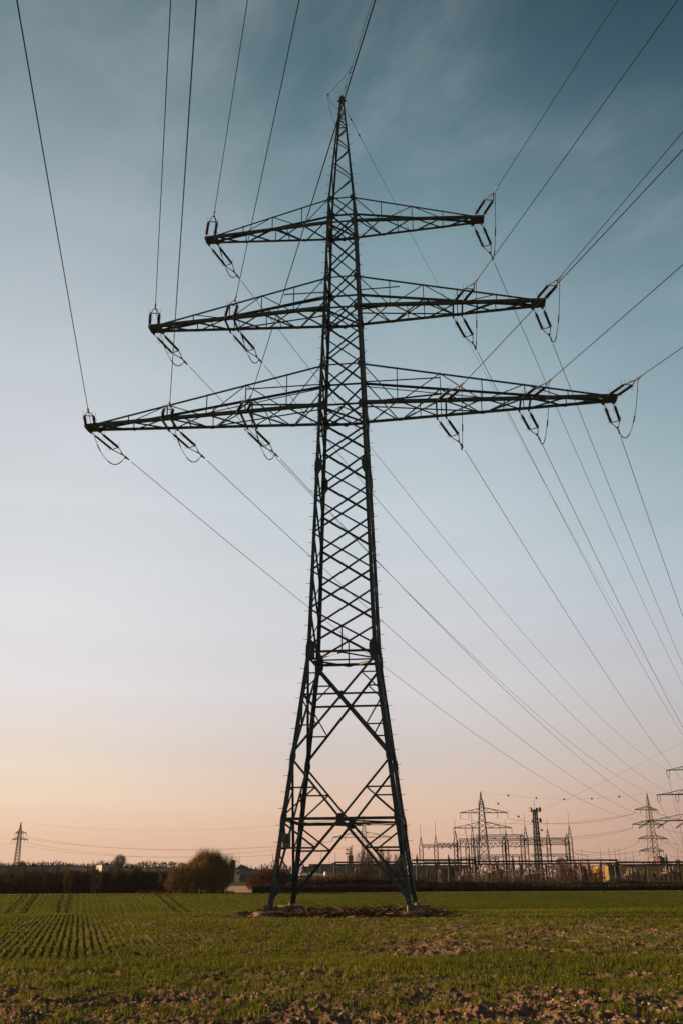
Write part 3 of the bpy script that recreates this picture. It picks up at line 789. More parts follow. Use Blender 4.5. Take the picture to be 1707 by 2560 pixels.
# yellow strip and stencilled number column on the near left leg, blue and white plates on the near right one
def leg_strip(sx, z0, z1, w, mat, name, off, par=pyl):
    m = MB(); p0, p1 = corner(sx, -1, z0), corner(sx, -1, z1)
    n = np.array([0, -off, 0]); i = np.array([-sx * .04, 0, 0]); k = np.array([-sx * w, 0, 0])
    m.plate([p0 + n + i, p0 + n + i + k, p1 + n + i + k, p1 + n + i], .006); return m.build(name, mat, par)
ls = leg_strip(-1, 2.45, 3.25, .17, YELL, 'yellow_plate', .03); tag(ls, 'tall narrow yellow plate on the leg')
leg_strip(1, 2.65, 3.25, .17, BLUE_S, 'blue_plate', .03)
leg_strip(1, 1.98, 2.62, .11, WHITE_S, 'white_plate', .03)
def digits(s, z0, h, mat, name):
    """pylon number painted down the leg, one figure below the other, read sideways"""
    seg = {'1': 'cf', '2': 'abged', '3': 'abgcd', '4': 'fgbc', '5': 'afgcd', '7': 'abc', '0': 'abcdef', '8': 'abcdefg', '6': 'afgcde'}
    m = MB(); w = h * .55; t = h * .16
    P = {'a': (0, 1, 1, 1), 'b': (1, 1, 1, .5), 'c': (1, .5, 1, 0), 'd': (0, 0, 1, 0), 'e': (0, 0, 0, .5), 'f': (0, .5, 0, 1), 'g': (0, .5, 1, .5)}
    for i, ch in enumerate(s):
        zc = z0 - i * h * 1.45
        c = corner(-1, -1, zc) + np.array([.08, -.03, 0])
        for sg in seg[ch]:
            a, b_, c2, d2 = P[sg]
            m.box(c + np.array([a * w, 0, b_ * h]), c + np.array([c2 * w, 0, d2 * h]), .006, t, (0, 0, 1) if abs(d2 - b_) < .1 else (1, 0, 0))
    m.build(name, mat, pyl)
digits('170214', 2.33, .1, LETTER, 'painted_number')

# ------------------------------------------------------------------ footings and heap of straw
foot = [((-1, -1), 'round concrete footing half buried under straw at the near left leg', .60, .18),
        ((1, -1), 'round concrete footing with square stub at the near right leg', .60, .18),
        ((-1, 1), 'large clean round concrete footing under the far left leg', .64, .30),
        ((1, 1), 'shaded round concrete footing under the far right leg', .60, .30)]
for (sx, sy), lab, rad_, hh in foot:
    w = 3.275
    c = PW(sx * w, sy * w, 0); 
    off = (-.05, -.12) if sy < 0 else (.05 * sx, .05)
    e = empty('concrete_footing', (c[0], c[1], 0)); tag(e, lab, 'footing', 'pylon footings')
    zb = -.4; zt = .10 + (hh - .1) + (.06 if sy > 0 else 0)
    m = MB(); m.lathe((off[0], off[1], zb), (0, 0, 1), [(0, rad_), (zt - zb - .03, rad_), (zt - zb, rad_ - .03)], 32)
    m.build('drum', CONC, e)
    m = MB(); m.lathe((0, 0, zt - .05), (0, 0, 1), [(0, .15), (.46 - zt + .05, .14)], 16) if sy > 0 else m.block((-.06, 0, zt - .05), .3, .3, .47 - zt + .05, .1)
    m.build('pedestal', CONC, e); e.location.z = .07 if sy < 0 else 0.0

def tri_strips(name, base, dirs, width, mat, parent=None, tint=None):
    """many thin tapering twigs, each a narrow triangle"""
    n = len(base)
    L = np.linalg.norm(dirs, axis=1, keepdims=True); a = dirs / L
    ref = rng.normal(size=(n, 3)); s = np.cross(a, ref); s /= np.linalg.norm(s, axis=1, keepdims=True)
    s *= (width / 2)[:, None]
    mid = base + dirs * .5 + rng.normal(size=(n, 3)) * L * .05
    V = np.stack([base - s, base + s, mid + s * .7, mid - s * .7, base + dirs], 1).reshape(-1, 3)
    o = np.arange(n)[:, None] * 5
    F = np.concatenate([o + np.array([0, 1, 2]), o + np.array([0, 2, 3]), o + np.array([3, 2, 4])], 1)
    return mesh_np(name, V, F, mat, parent, attr={'tint': np.repeat(rng.random(n) if tint is None else tint, 5)})
def twig_material(name, stops, rough=.8):
    m = bpy.data.materials.new(name); m.use_nodes = True; t = m.node_tree; b = t.nodes['Principled BSDF']
    a = t.nodes.new('ShaderNodeAttribute'); a.attribute_name = 'tint'
    r = ramp(t, stops); t.links.new(a.outputs['Fac'], r.inputs[0]); t.links.new(r.outputs[0], b.inputs['Base Color'])
    b.inputs['Roughness'].default_value = rough; b.inputs['Specular IOR Level'].default_value = .15
    return m
STRAW = twig_material('dead_straw', [(0, (0.03, 0.018, 0.011)), (.7, (0.07, 0.042, 0.024)), (.9, (0.20, 0.13, 0.07)), (1, (0.42, 0.30, 0.18))])
def straw_heap():
    n = 22000
    X = rng.uniform(-4.7, 5.0, n); Y = rng.uniform(-4.4, 4.4, n)
    c, s = math.cos(YAW), math.sin(YAW)
    x = c * X - s * Y; y = 50 + s * X + c * Y
    _, mm = mound(x, y); k = rng.random(n) < mm ** .6 * (.35 + .65 * (fbm(x * 1.2, y * 1.2, 2, 7) > .45)); x, y = x[k], y[k]; n = len(x)
    z = ground_z(x, y) + rng.uniform(-.02, .05, n) + np.clip(fbm(x * .9, y * .9, 2, 8) - .42, 0, 1) * rng.uniform(0, .4, n)
    a = rng.uniform(0, 2 * np.pi, n); L = rng.uniform(.15, .75, n)
    up = rng.normal(0.06, .14, n)
    up = np.where(rng.random(n) < .008, rng.uniform(.4, .8, n), up)
    D = np.stack([np.cos(a) * L, np.sin(a) * L, up * L], 1)
    o = tri_strips('straw_heap', np.stack([x, y, z], 1), D, rng.uniform(.015, .04, n), STRAW)
    tag(o, 'brown heap of dead straw and stalks around the pylon footings', 'straw', kind='stuff')
straw_heap()
def stray(px, py, d, L, rz, lab):
    p = at(px, py, d); p[2] = float(ground_z(p[0], p[1])) + .06
    m = MB(); pts = [(t * L - L / 2, .03 * math.sin(5 * t), .05 * math.sin(3 * t)) for t in np.linspace(0, 1, 8)]
    m.tube(pts, .012, 5, .006); m.tube([pts[3], (pts[3][0] + .15 * L, .08, .12)], .008, 5)
    o = m.build('dead_stalk', STRAW); o.location = p; o.rotation_euler = (0, 0, rz); tag(o, lab, 'dead stalk')
stray(530, 2288, 47, 1.6, .25, 'pale dead stalk lying on the grass left of the pylon base')

# ------------------------------------------------------------------ tension insulator sets, jumpers, conductors
def make_string():
    e = empty('insulator_set')
    for sy in (-1, 1):
        y = sy * .26
        m = MB(); m.tube([(0, y, 0), (.42, y, 0)], .018, 6); m.block((.0, y, -.05), .1, .05, .1); m.block((.38, y, -.04), .1, .05, .08)
        m.build('hanger', STEEL, e)
        prof = [(0, .04), (.06, .045)]
        s = .08
        while s < 1.50:
            prof += [(s, .055), (s + .012, .079), (s + .03, .058)]; s += .045
        prof += [(1.52, .045), (1.58, .035)]
        m = MB(); m.lathe((.42, y, 0), (1, 0, 0), prof, 10); ins = m.build('insulator', PORC, e)
        m = MB()
        for x0, sg in ((.45, 1), (1.97, -1)):
            for hy in (-.04, .05):
                m.tube([(x0, y + hy, .02), (x0 + sg * .05, y + hy * 2.2, .14), (x0 + sg * .01, y + hy * 1.6, .24), (x0 + sg * .03, y + hy * 2.8, .34)], .009, 5)
            pts = [(x0 + sg * .16 * (1 - math.cos(a)), y + .13 * math.sin(a), -.06 - .05 * (1 - math.cos(a))) for a in np.linspace(-math.pi * .9, math.pi * .9, 12)]
            m.tube(pts, .008, 5)
        m.build('arcing_horn', STEEL, ins)
    m = MB()
    m.tube([(2.02, -.27, 0), (2.02, .27, 0)], .028, 6); m.tube([(2.02, -.26, 0), (2.85, 0, 0)], .028, 6); m.tube([(2.02, .26, 0), (2.85, 0, 0)], .028, 6)
    m.plate([(2.62, -.08, 0), (2.9, -.03, 0), (2.9, .03, 0), (2.62, .08, 0)], .03)
    m.build('yoke_plate', STEEL, e)
    m = MB(); m.tube([(2.86, 0, 0), (3.0, .0, 0)], .04, 6); m.lathe((3.0, 0, 0), (1, 0, 0), [(0, .035), (.05, .06), (.32, .055), (.5, .028)], 8)
    m.tube([(3.0, 0, -.02), (3.06, 0, -.13), (3.2, 0, -.05)], .022, 6)
    m.build('dead_end_clamp', FITTING, e)
    return e
PROTO = make_string(); proto_used = [False]
WNAME = {'l': 'left', 'r': 'right'}
LNAME = {'L3': 'lowest', 'L4': 'middle', 'L5': 'top'}
def pos_name(lev, k):
    if lev == 'L3': return ('tip', 'middle', 'inner end')[k]
    if lev == 'L4': return ('tip', 'inner end')[k]
    return 'tip'
def place_string(p, d, side, label):
    o = PROTO if not proto_used[0] else copy_tree(PROTO); proto_used[0] = True
    x = unit(d); y = unit(np.array([side[0], side[1], side[2]]) - x * np.dot(side, x)); z = np.cross(x, y)
    if z[2] < 0: y = -y; z = -z
    Mx = Matrix(((x[0], y[0], z[0], p[0]), (x[1], y[1], z[1], p[1]), (x[2], y[2], z[2], p[2]), (0, 0, 0, 1)))
    o.matrix_world = Mx
    tag(o, label, 'insulators', 'insulator sets on the foreground pylon'); return o
PHI = {'l30': (.2077, -.1533), 'l31': (.2011, -.154), 'l32': (.2005, -.1536), 'l40': (.215, -.1538), 'l41': (.2039, -.1541), 'l50': (.2144, -.1545),
       'r50': (.1952, -.1539), 'r41': (.1897, -.1522), 'r40': (.1696, -.1489), 'r32': (.2027, -.1537), 'r31': (.1904, -.1523), 'r30': (.1996, -.1556)}
T2 = np.array([94.675, 263.71]); T2YAW = -0.0974; DROP = 11.822
def T2W(X, Y, Z):
    c, s = math.cos(T2YAW), math.sin(T2YAW)
    return np.array([T2[0] + c * X - s * Y, T2[1] + s * X + c * Y, Z])
CR = .019
def chord_y(lev, o):
    z = ZL[lev][0]; b = hw(z); A = {'L3': 15.45, 'L4': 11.98, 'L5': 8.73}[lev]; tw = {'L3': .34, 'L4': .33, 'L5': .29}[lev]
    return b + (tw - b) * (o - b) / (A - b)
for lev, offs in ATT.items():
    for sd_, nm in ((-1, 'l'), (1, 'r')):
        for k, o in enumerate(offs):
            if nm == 'l' and lev == 'L3' and k == 2: o = 5.85
            z = ZL[lev][0]; cy = chord_y(lev, o)
            where = '%s of the %s %s crossarm' % (pos_name(lev, k), LNAME[lev], WNAME[nm])
            sidev = PW(1, 0, 0) - PW(0, 0, 0)
            # span over the camera
            phi, sl = PHI[nm + lev[1] + str(k)]
            P0 = PW(sd_ * o, -.3, z)
            curve = lambda t: P0 + np.array([math.sin(phi) * t, -math.cos(phi) * t, sl * t + 1.07e-4 * t * t])
            ns = PW(sd_ * o, -cy - .04, z - .03)
            # keep the set on the fitted line: its far end meets the wire
            e1 = curve(cy - .3 + 3.5)
            place_string(ns, e1 - ns, sidev, 'twin brown insulators reaching forward, ' + where)
            Ts = [cy - .3 + 3.4] + list(np.linspace(cy + 4, 175, 40))
            m = MB(); m.tube([curve(t) for t in Ts], CR, 6)
            w_ = m.build('conductor', WIRE); tag(w_, 'wire rising overhead from ' + where, 'power line', 'wires over the camera')
            # span to the next pylon
            A_ = PW(sd_ * o, cy + .02, z - .04)
            B_ = T2W(sd_ * o, 0, z - DROP - 1.9)
            A0 = PW(sd_ * o, .3, z)
            Lh = np.hypot(*(B_ - A0)[:2]); sag = 7.35 * (Lh / 280) ** 2
            B0 = T2W(sd_ * o, 0, z - DROP)
            def fc(u): 
                P = A0 + u * (B0 - A0); P[2] -= 4 * sag * u * (1 - u); return P
            u1 = (cy + 3.5) / Lh
            e2 = fc(u1)
            place_string(A_, e2 - A_, sidev, 'twin brown insulators pointing away, ' + where)
            us = np.linspace(u1 - .1 / Lh, 1, 60)
            m = MB(); m.tube([fc(u) for u in us[:-1]] + [B0 + np.array([0, 0, -.2])], CR, 6)
            w_ = m.build('conductor', WIRE); tag(w_, 'wire falling away to the right from ' + where, 'power line', 'wires to the next pylon')
            # jumper loop under the arm
            a1 = ns + unit(e1 - ns) * 3.08; a2 = A_ + unit(e2 - A_) * 3.08
            m = MB(); pts = []
            for u in np.linspace(0, 1, 26):
                P = a1 + (a2 - a1) * u; P[2] -= 1.55 * (1 - abs(2 * u - 1) ** 2.3); pts.append(P)
            m.tube(pts, .017, 6)
            m.tube(pts[7:10], .035, 6); m.tube(pts[14:24], .03, 6)
            j = m.build('jumper_loop', WIRE); tag(j, 'slack jumper loop under ' + where, 'jumper cable', 'jumper loops under the crossarms')

# earth wire from the peak
apex = PW(0, 0, 50.62)
phi, sl = .203, -.135
m = MB(); Ts = np.linspace(.1, 175, 45)
cv = lambda t: apex + np.array([math.sin(phi) * t, -math.cos(phi) * t, sl * t + 1.0e-4 * t * t])
m.tube([cv(t) for t in Ts], .012, 6); 
for t in (1.2, 2.6, 3.1): m.lathe(cv(t - .1), cv(t + .1) - cv(t - .1), [(0, .02), (.08, .045), (.16, .045), (.24, .02)], 6)
o = m.build('earth_wire', WIRE); tag(o, 'thin earth wire rising out of the picture from the very top of the pylon', 'power line')
B0 = T2W(0, 0, 50.6 - DROP)
m = MB(); Lh = np.hypot(*(B0 - apex)[:2]); sg = 6.2 * (Lh / 280) ** 2
fe = lambda u: apex + u * (B0 - apex) + np.array([0, 0, -.3 * (1 - u) - 4 * sg * u * (1 - u)])
m.tube([fe(u) for u in np.linspace(0.001, 1, 60)], .012, 6)
for u in (.006, .012): m.lathe(fe(u), fe(u + .002) - fe(u), [(0, .02), (.08, .05), (.2, .05), (.28, .02)], 6)
o = m.build('earth_wire', WIRE); tag(o, 'thin earth wire dropping from the top of the pylon towards the far right', 'power line')
m = MB()
p0 = cv(3.2); p1 = PW(-.85, -.7, 50.4); p2 = PW(-.32, -.25, 47.9)
def bez(a, b, c, n=14): return [a * (1 - t) ** 2 + 2 * b * t * (1 - t) + c * t * t for t in np.linspace(0, 1, n)]
m.tube(bez(p0, p0 * .35 + p1 * .65 + np.array([0, 0, -.25]), p1), .012, 5)
m.tube(bez(p1, p1 + np.array([.0, 0, -1.2]), p2), .012, 5)
m.tube(bez(p1, p1 + np.array([.1, 0, -.8]), PW(-.15, -.1, 49.6)), .012, 5)
m.lathe(p1 + np.array([-.05, 0, .05]), (1, 0, -.8), [(0, .03), (.04, .05), (.1, .05), (.14, .03)], 6)
o = m.build('earth_jumper', WIRE); tag(o, 'small loose loop of cable beside the tip of the pylon', 'cable')

# ------------------------------------------------------------------ the next pylon, mostly outside the right edge
p2 = empty('lattice_pylon', (T2[0], T2[1], 0), T2YAW)
tag(p2, 'dark lattice pylon whose left crossarms enter at the right edge of the picture', 'electricity pylon')
build_pylon(p2, drop=DROP, base=False, lod=1)
def small_v(p, ln, lab):
    m = MB()
    for s in (-.4, .4):
        m.tube([p + np.array([s, 0, 0]), p + np.array([s * .9, 0, -ln * .75]), p + np.array([0, 0, -ln])], .07, 6)
    o = m.build('insulator_set', PORC); tag(o, lab, 'insulators', 'insulators on the pylon at the right edge'); return o
for lev, offs in ATT.items():
    for k, o in enumerate(offs):
        zb = ZL[lev][0] - DROP
        p = T2W(-o, 0, zb)
        lab = 'small V shaped insulators, %s of %s crossarm at the right edge' % (pos_name(lev, k), LNAME[lev])
        if lev == 'L3':
            m = MB(); dd = np.array([-.75, -.3, -.42])
            for s in (0, .5): m.tube([p + np.array([s, 0, 0]), p + np.array([s, 0, 0]) + dd * 3.2, p + dd * 4.4 + np.array([.2, 0, 0])], .08, 6)
            o_ = m.build('insulator_set', PORC); tag(o_, lab.replace('V shaped', 'slanting'), 'insulators', 'insulators on the pylon at the right edge')
        else: small_v(p, 2.0, lab)
        q0 = p + np.array([0, 0, -1.9]); q1 = at(1668 + o * 6, 2150, 330)
        m = MB(); m.tube([q0 + (q1 - q0) * u + np.array([0, 0, -6 * u * (1 - u)]) for u in np.linspace(0, 1, 14)], .03, 5)
        w_ = m.build('conductor', WIRE); tag(w_, 'thin wire dropping from %s of %s crossarm at the right edge' % (pos_name(lev, k), LNAME[lev]), 'power line', 'wires dropping into the substation')

# ------------------------------------------------------------------ distant pylons
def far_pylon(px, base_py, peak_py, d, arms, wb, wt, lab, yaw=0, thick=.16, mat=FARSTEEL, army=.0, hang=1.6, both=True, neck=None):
    """arms: list of (py, left px, right px)"""
    top = at(px, peak_py, d); H = top[2]
    e = empty('lattice_pylon', (top[0], d, 0), yaw); tag(e, lab, 'electricity pylon')
    cs = math.cos(yaw)
    neckz = at(px, (neck or arms[0][0]), d)[2]
    def w(z): return wb + (wt - wb) * min(1, z / neckz) if z < neckz else max(.08, wt * (1 - (z - neckz) / (H - neckz)))
    m = MB(); z = 0
    zs = [0]
    while zs[-1] < H - .6: zs.append(min(H, zs[-1] + max(.9, w(zs[-1]) * (2.0 if zs[-1] < .25 * H else 1.5))))
    for sx, sy in CORN:
        for a, b in zip(zs[:-1], zs[1:]):
            m.box((sx * w(a), sy * w(a), a), (sx * w(b), sy * w(b), b), thick, thick)
    m.build('body', mat, e)
    m = MB()
    for (a, b) in FACES:
        for z0, z1 in zip(zs[:-1], zs[1:]):
            m.box((a[0] * w(z0), a[1] * w(z0), z0), (b[0] * w(z1), b[1] * w(z1), z1), thick * .55, thick * .55)
            m.box((b[0] * w(z0), b[1] * w(z0), z0), (a[0] * w(z1), a[1] * w(z1), z1), thick * .55, thick * .55)
    m.build('bracing', mat, e)
    ends = []
    for (py, lx, rx) in arms:
        za = at(px, py, d)[2]; b = w(za)
        for s, ex in ((-1, lx), (1, rx)):
            A = abs(at(ex, py, d)[0] - top[0]) / max(.3, cs)
            m = MB(); ht = max(1.2, A * .19)
            for sy in (-1, 1):
                m.box((s * b, sy * b, za), (s * A, sy * .15, za), thick, thick)
                m.box((s * b, sy * b, za + ht), (s * A, sy * .15, za + .1), thick * .7, thick * .7)
            n = 5
            for i in range(n):
                x0, x1 = b + (A - b) * i / n, b + (A - b) * (i + 1) / n
                f = lambda x: b + (.15 - b) * (x - b) / (A - b)
                g = lambda x: za + ht * (1 - (x - b) / (A - b))
                m.box((s * x0, -f(x0), za), (s * x1, f(x1), za), thick * .5, thick * .5)
                for sy in (-1, 1): m.box((s * x0, sy * f(x0), za if i % 2 else g(x0)), (s * x1, sy * f(x1), g(x1) if i % 2 else za), thick * .5, thick * .5)
            m.build('crossarm', mat, e)
            m = MB(); c = math.cos(yaw); sn_ = math.sin(yaw)
            for xx in ((A, A * .6) if hang > 0 else ()):
                m.tube([(s * xx, 0, za), (s * xx, 0, za - hang)], .1, 5)
            if hang > 0: m.build('insulator', PORC, e)
            ends.append((top[0] + c * s * A, d + sn_ * s * A, za - max(hang, 0)))
    return e, ends, (top[0], d, H)
fp1, e1, t1 = far_pylon(1200, 2165, 1978, 430, [(2032, 1149, 1268), (2070, 1132, 1278)], 2.6, 1.15, 'distant lattice pylon with two wide crossarms rising behind the substation', thick=.24, mat=DARKSTEEL, hang=2.4)
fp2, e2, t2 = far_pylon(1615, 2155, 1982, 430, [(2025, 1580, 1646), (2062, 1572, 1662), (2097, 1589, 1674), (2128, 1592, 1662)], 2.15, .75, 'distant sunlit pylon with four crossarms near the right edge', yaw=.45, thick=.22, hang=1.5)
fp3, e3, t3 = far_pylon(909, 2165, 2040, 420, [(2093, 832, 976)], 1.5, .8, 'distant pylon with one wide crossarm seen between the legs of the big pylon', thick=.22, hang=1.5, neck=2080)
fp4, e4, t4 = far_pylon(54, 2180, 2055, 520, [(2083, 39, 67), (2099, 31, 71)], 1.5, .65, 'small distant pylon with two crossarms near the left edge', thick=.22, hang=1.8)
for i, (px, lx) in enumerate([]): pass
# antenna cage near the top of the distant pylon
m = MB()
for s in (-1, 1): m.tube([(t1[0] + s * 1.1, t1[1], t1[2] - 8), (t1[0] + s * 1.1, t1[1], t1[2] - 3.8)], .12, 5)
m.tube([(t1[0] - 1.1, t1[1], t1[2] - 5.5), (t1[0] + 1.1, t1[1], t1[2] - 5.5)], .1, 5)
o = m.build('antenna', DARKSTEEL); tag(o, 'small antenna bars mounted near the tip of the pylon behind the substation', 'antenna')
def span(name, a, b, sag, r, lab, group=None, balls=0):
    a, b = np.array(a, float), np.array(b, float)
    f = lambda u: a + (b - a) * u + np.array([0, 0, -4 * sag * u * (1 - u)])
    root = None
    m = MB(); m.tube([f(u) for u in np.linspace(0, 1, 36)], r, 5)
    o = m.build(name, WIRE); tag(o, lab, 'power line', group)
    for k in range(balls):
        u = (k + 1) / (balls + 1.0); mb = MB(); c = f(u)
        mb.lathe(c - np.array([0, 0, .42]), (0, 0, 1), [(0.01, .05), (.1, .28), (.25, .4), (.42, .45), (.6, .4), (.75, .28), (.84, .05)], 12)
        q_ = mb.build('marker_ball', BALL, o)
    return o
BALL = material('marker_red', (0.20, 0.05, 0.04), (0.12, 0.03, 0.03), rough=.6, scale=2)
span('earth_wire', t1, t2, 3.0, .02, 'faint high wire with marker balls strung between the two distant pylons on the right', balls=5)
span('earth_wire', t1, at(1420, 2110, 330), 1.0, .018, 'faint wire with marker balls slanting down right from the pylon behind the substation', balls=3)
for i, (ea, eb) in enumerate(((e1[1], e2[0]), (e1[0], e2[0]), (e1[3], e2[2]), (e1[2], e2[2]))):
    span('conductor', ea, eb, 3.2, .045, 'faint wire from %s of %s crossarm behind the substation to the sunlit pylon' % (('right end', 'left end', 'right end', 'left end')[i], ('upper', 'upper', 'lower', 'lower')[i]), 'distant wires on the right')
for i, k in enumerate((4, 6, 5, 7)):
    span('conductor', e2[k], at(1440 - 12 * i, 2125 + 4 * i, 330), 2.2, .045, 'faint wire from %s crossarm of the sunlit pylon down to the gantries' % ('left third', 'left fourth', 'right third', 'right fourth')[i], 'distant wires on the right')
for i, (k, yy) in enumerate(((0, 2035), (2, 2062), (4, 2085), (6, 2110))):
    span('conductor', e2[k + 1], at(1800, yy + 20, 460), 1.5, .045, 'faint distant wire leaving the %s right crossarm of the sunlit pylon' % ('first', 'second', 'third', 'fourth')[i], 'distant wires on the right')
span('earth_wire', t4, t3, 5.0, .022, 'topmost faint wire crossing the sky between the two small pylons on the left')
for i in range(2):
    span('conductor', e4[i], e3[0], 4.6 + i * .4, .032, 'faint wire from the upper crossarm of the left edge pylon, %s strand' % ('left', 'right')[i], 'distant wires on the left')
    span('conductor', e4[2 + i], e3[i], 6.4 + i * .5, .035, 'faint wire from the lower crossarm of the left edge pylon, %s strand' % ('left', 'right')[i], 'distant wires on the left')
    span('conductor', e4[i * 2], at(-80, 2104 + i * 18, 520), .6, .03, 'faint wire leaving the %s crossarm of the left edge pylon to the left' % ('upper', 'lower')[i], 'distant wires on the left')
span('conductor', at(1200, 2092, 600), at(1800, 1806, 600), 2, .035, 'very faint wire rising to the right across the evening sky')

# ------------------------------------------------------------------ substation
def lat_column(m, x, y, z0, z1, w, t, spire=0, rod=0):
    n = max(2, int((z1 - z0) / (w * 1.6)))
    zs = np.linspace(z0, z1, n + 1)
    for sx, sy in CORN: m.box((x + sx * w / 2, y + sy * w / 2, z0), (x + sx * w / 2, y + sy * w / 2, z1), t, t)
    for (a, b) in FACES:
        for i in range(n):
            s = i % 2
            p, q_ = (a, b) if s else (b, a)
            m.box((x + p[0] * w / 2, y + p[1] * w / 2, zs[i]), (x + q_[0] * w / 2, y + q_[1] * w / 2, zs[i + 1]), t * .6, t * .6)
def spire_mesh(m, x, y, z0, z1, w, t, rod):
    n = 4
    for sx, sy in CORN: m.box((x + sx * w / 2, y + sy * w / 2, z0), (x, y, z1), t, t)
    for (a, b) in FACES:
        for i in range(n):
            k0, k1 = i / n, (i + 1) / n
            f0, f1 = w / 2 * (1 - k0), w / 2 * (1 - k1); p, q_ = (a, b) if i % 2 else (b, a)
            m.box((x + p[0] * f0, y + p[1] * f0, z0 + (z1 - z0) * k0), (x + q_[0] * f1, y + q_[1] * f1, z0 + (z1 - z0) * k1), t * .6, t * .6)
    if rod: m.tube([(x, y, z1), (x, y, z1 + rod)], .05, 5)
def beam_mesh(m, xa, xb, y, z0, z1, w, t):
    n = max(3, int(abs(xb - xa) / ((z1 - z0) * 1.1)))
    xs = np.linspace(xa, xb, n + 1)
    for sy in (-1, 1):
        for z in (z0, z1): m.box((xa, y + sy * w / 2, z), (xb, y + sy * w / 2, z), t, t)
        for i in range(n):
            xm = (xs[i] + xs[i + 1]) / 2
            m.box((xs[i], y + sy * w / 2, z0), (xm, y + sy * w / 2, z1), t * .6, t * .6)
            m.box((xm, y + sy * w / 2, z1), (xs[i + 1], y + sy * w / 2, z0), t * .6, t * .6)
def gantry(lab, d, cols, beams, w=1.1, t=.13, mat=DARKSTEEL):
    """cols: (px, beam py, spire py or None, rod); beams: (px0, px1, py_top, py_bot)"""
    x0 = at(cols[0][0], 2193, d)[0]
    e = empty('lattice_gantry', (x0, d, -.1)); tag(e, lab, 'gantry', 'lattice gantries of the substation')
    for px, bpy_, spy, rod in cols:
        p = at(px, bpy_, d); m = MB(); lat_column(m, p[0] - x0, 0, 0, p[2] + .1, w, t); c = m.build('column', mat, e)
        if spy: m = MB(); spire_mesh(m, p[0] - x0, 0, p[2] + .1, at(px, spy, d)[2] + .1, w * .95, t * .8, rod); m.build('spire', mat, c)
    for a, b, pt, pb in beams:
        xa, xb = at(a, pt, d)[0] - x0, at(b, pt, d)[0] - x0
        m = MB(); beam_mesh(m, xa, xb, 0, at(a, pb, d)[2] + .1, at(a, pt, d)[2] + .1, w * .8, t); bm = m.build('beam', mat, e)
        m = MB(); n = int(abs(xb - xa) / 3.2); 
        zb = at(a, pb, d)[2] + .1
        for i in range(n):
            x = xa + (xb - xa) * (i + .5) / n
            m.tube([(x, 0, zb), (x + (.9 if i % 2 else -.9), -.8, zb - .55)], .09, 5)
        m.build('hanging_insulators', PORC, bm)
    return e
gantry('long low gantry with bare spires at the left end of the substation', 270,
       [(1052, 2118, 2091, 3.0), (1089, 2118, 2086, 3.2), (1138, 2103, 2074, 2.5)], [(1054, 1140, 2112, 2118)], w=.95)
gantry('wide front gantry crossing below the distant pylon', 290,
       [(1167, 2115, 2092, 2.0), (1181, 2105, 2061, 3.4), (1265, 2112, 2073, 2.5), (1369, 2100, 2072, 3.0)], [(1093, 1306, 2108, 2118), (1306, 1422, 2105, 2112)], w=1.0)
gantry('second gantry row with tall spires around the radio mast', 320,
       [(1145, 2101, None, 0), (1258, 2100, 2091, 2.0), (1313, 2094, 2063, 4.0), (1416, 2100, 2083, 0)], [(1145, 1314, 2097, 2103), (1310, 1416, 2095, 2101)], w=1.15)
gantry('highest gantry beam right behind the distant pylon', 345,
       [(1186, 2093, None, 0), (1304, 2092, 2086, 1.5), (1424, 2098, 2061, 4.0)], [(1188, 1304, 2087, 2093)], w=1.25)
gantry('lower rear gantry with a beam near the roofs', 360,
       [(1148, 2146, None, 0), (1240, 2140, None, 0), (1300, 2140, None, 0), (1420, 2140, None, 0)], [(1148, 1245, 2143, 2149), (1192, 1310, 2137, 2143), (1325, 1422, 2135, 2141)], w=1.0)
gantry('short lattice gantry low behind the bus frames at left', 300,
       [(1062, 2153, None, 0), (1135, 2153, None, 0)], [(1060, 1150, 2151, 2156)], w=.8)

# radio mast with drums and dishes
x0 = at(1345, 2150, 330)[0]
e = empty('radio_mast', (x0, 330, -.1)); tag(e, 'dark lattice radio mast carrying round dish antennas at its top', 'radio mast')
zt = at(1345, 2024, 330)[2] + .1
m = MB()
n = 16; zs = np.linspace(0, zt, n + 1); wf = lambda z: 1.2 - .6 * z / zt
for sx, sy in CORN: m.box((sx * wf(0), sy * wf(0), 0), (sx * wf(zt), sy * wf(zt), zt), .2, .2)
for a, b in FACES:
    for i in range(n):
        f0, f1 = wf(zs[i]), wf(zs[i + 1])
        m.box((a[0] * f0, a[1] * f0, zs[i]), (b[0] * f1, b[1] * f1, zs[i + 1]), .13, .13); m.box((b[0] * f0, b[1] * f0, zs[i]), (a[0] * f1, a[1] * f1, zs[i + 1]), .13, .13)
        m.box((a[0] * f1, a[1] * f1, zs[i + 1]), (b[0] * f1, b[1] * f1, zs[i + 1]), .12, .12)
m.build('mast_body', DARKSTEEL, e)
m = MB(); m.block((0, 0, zt * .66), 2.2, 2.2, .15); m.block((0, 0, zt * .97), 2.6, 2.2, .15); m.build('platform', DARKSTEEL, e)
m = MB(); m.box((0, 0, 0), (0, 0, zt), .85, .3); m.build('cable_ladder', DARKSTEEL, e)
for (dx, dz, r) in ((-1.25, 0, .75), (1.3, 0, .75), (.35, .1, .5), (1.2, -3.4, .7), (-1.0, -3.6, .5)):
    m = MB(); s = 1 if dx > 0 else -1; m.lathe((dx, -.3, zt + dz), (s, -.5, 0), [(0, r * .55), (.1, r), (.55, r), (.6, r * .9)], 16); m.build('dish_antenna', GALV if dx < 0 else DARKSTEEL, e)
m = MB(); m.tube([(-.1, 0, zt), (-.1, 0, zt + 3.0)], .07, 5); m.build('top_rod', DARKSTEEL, e)

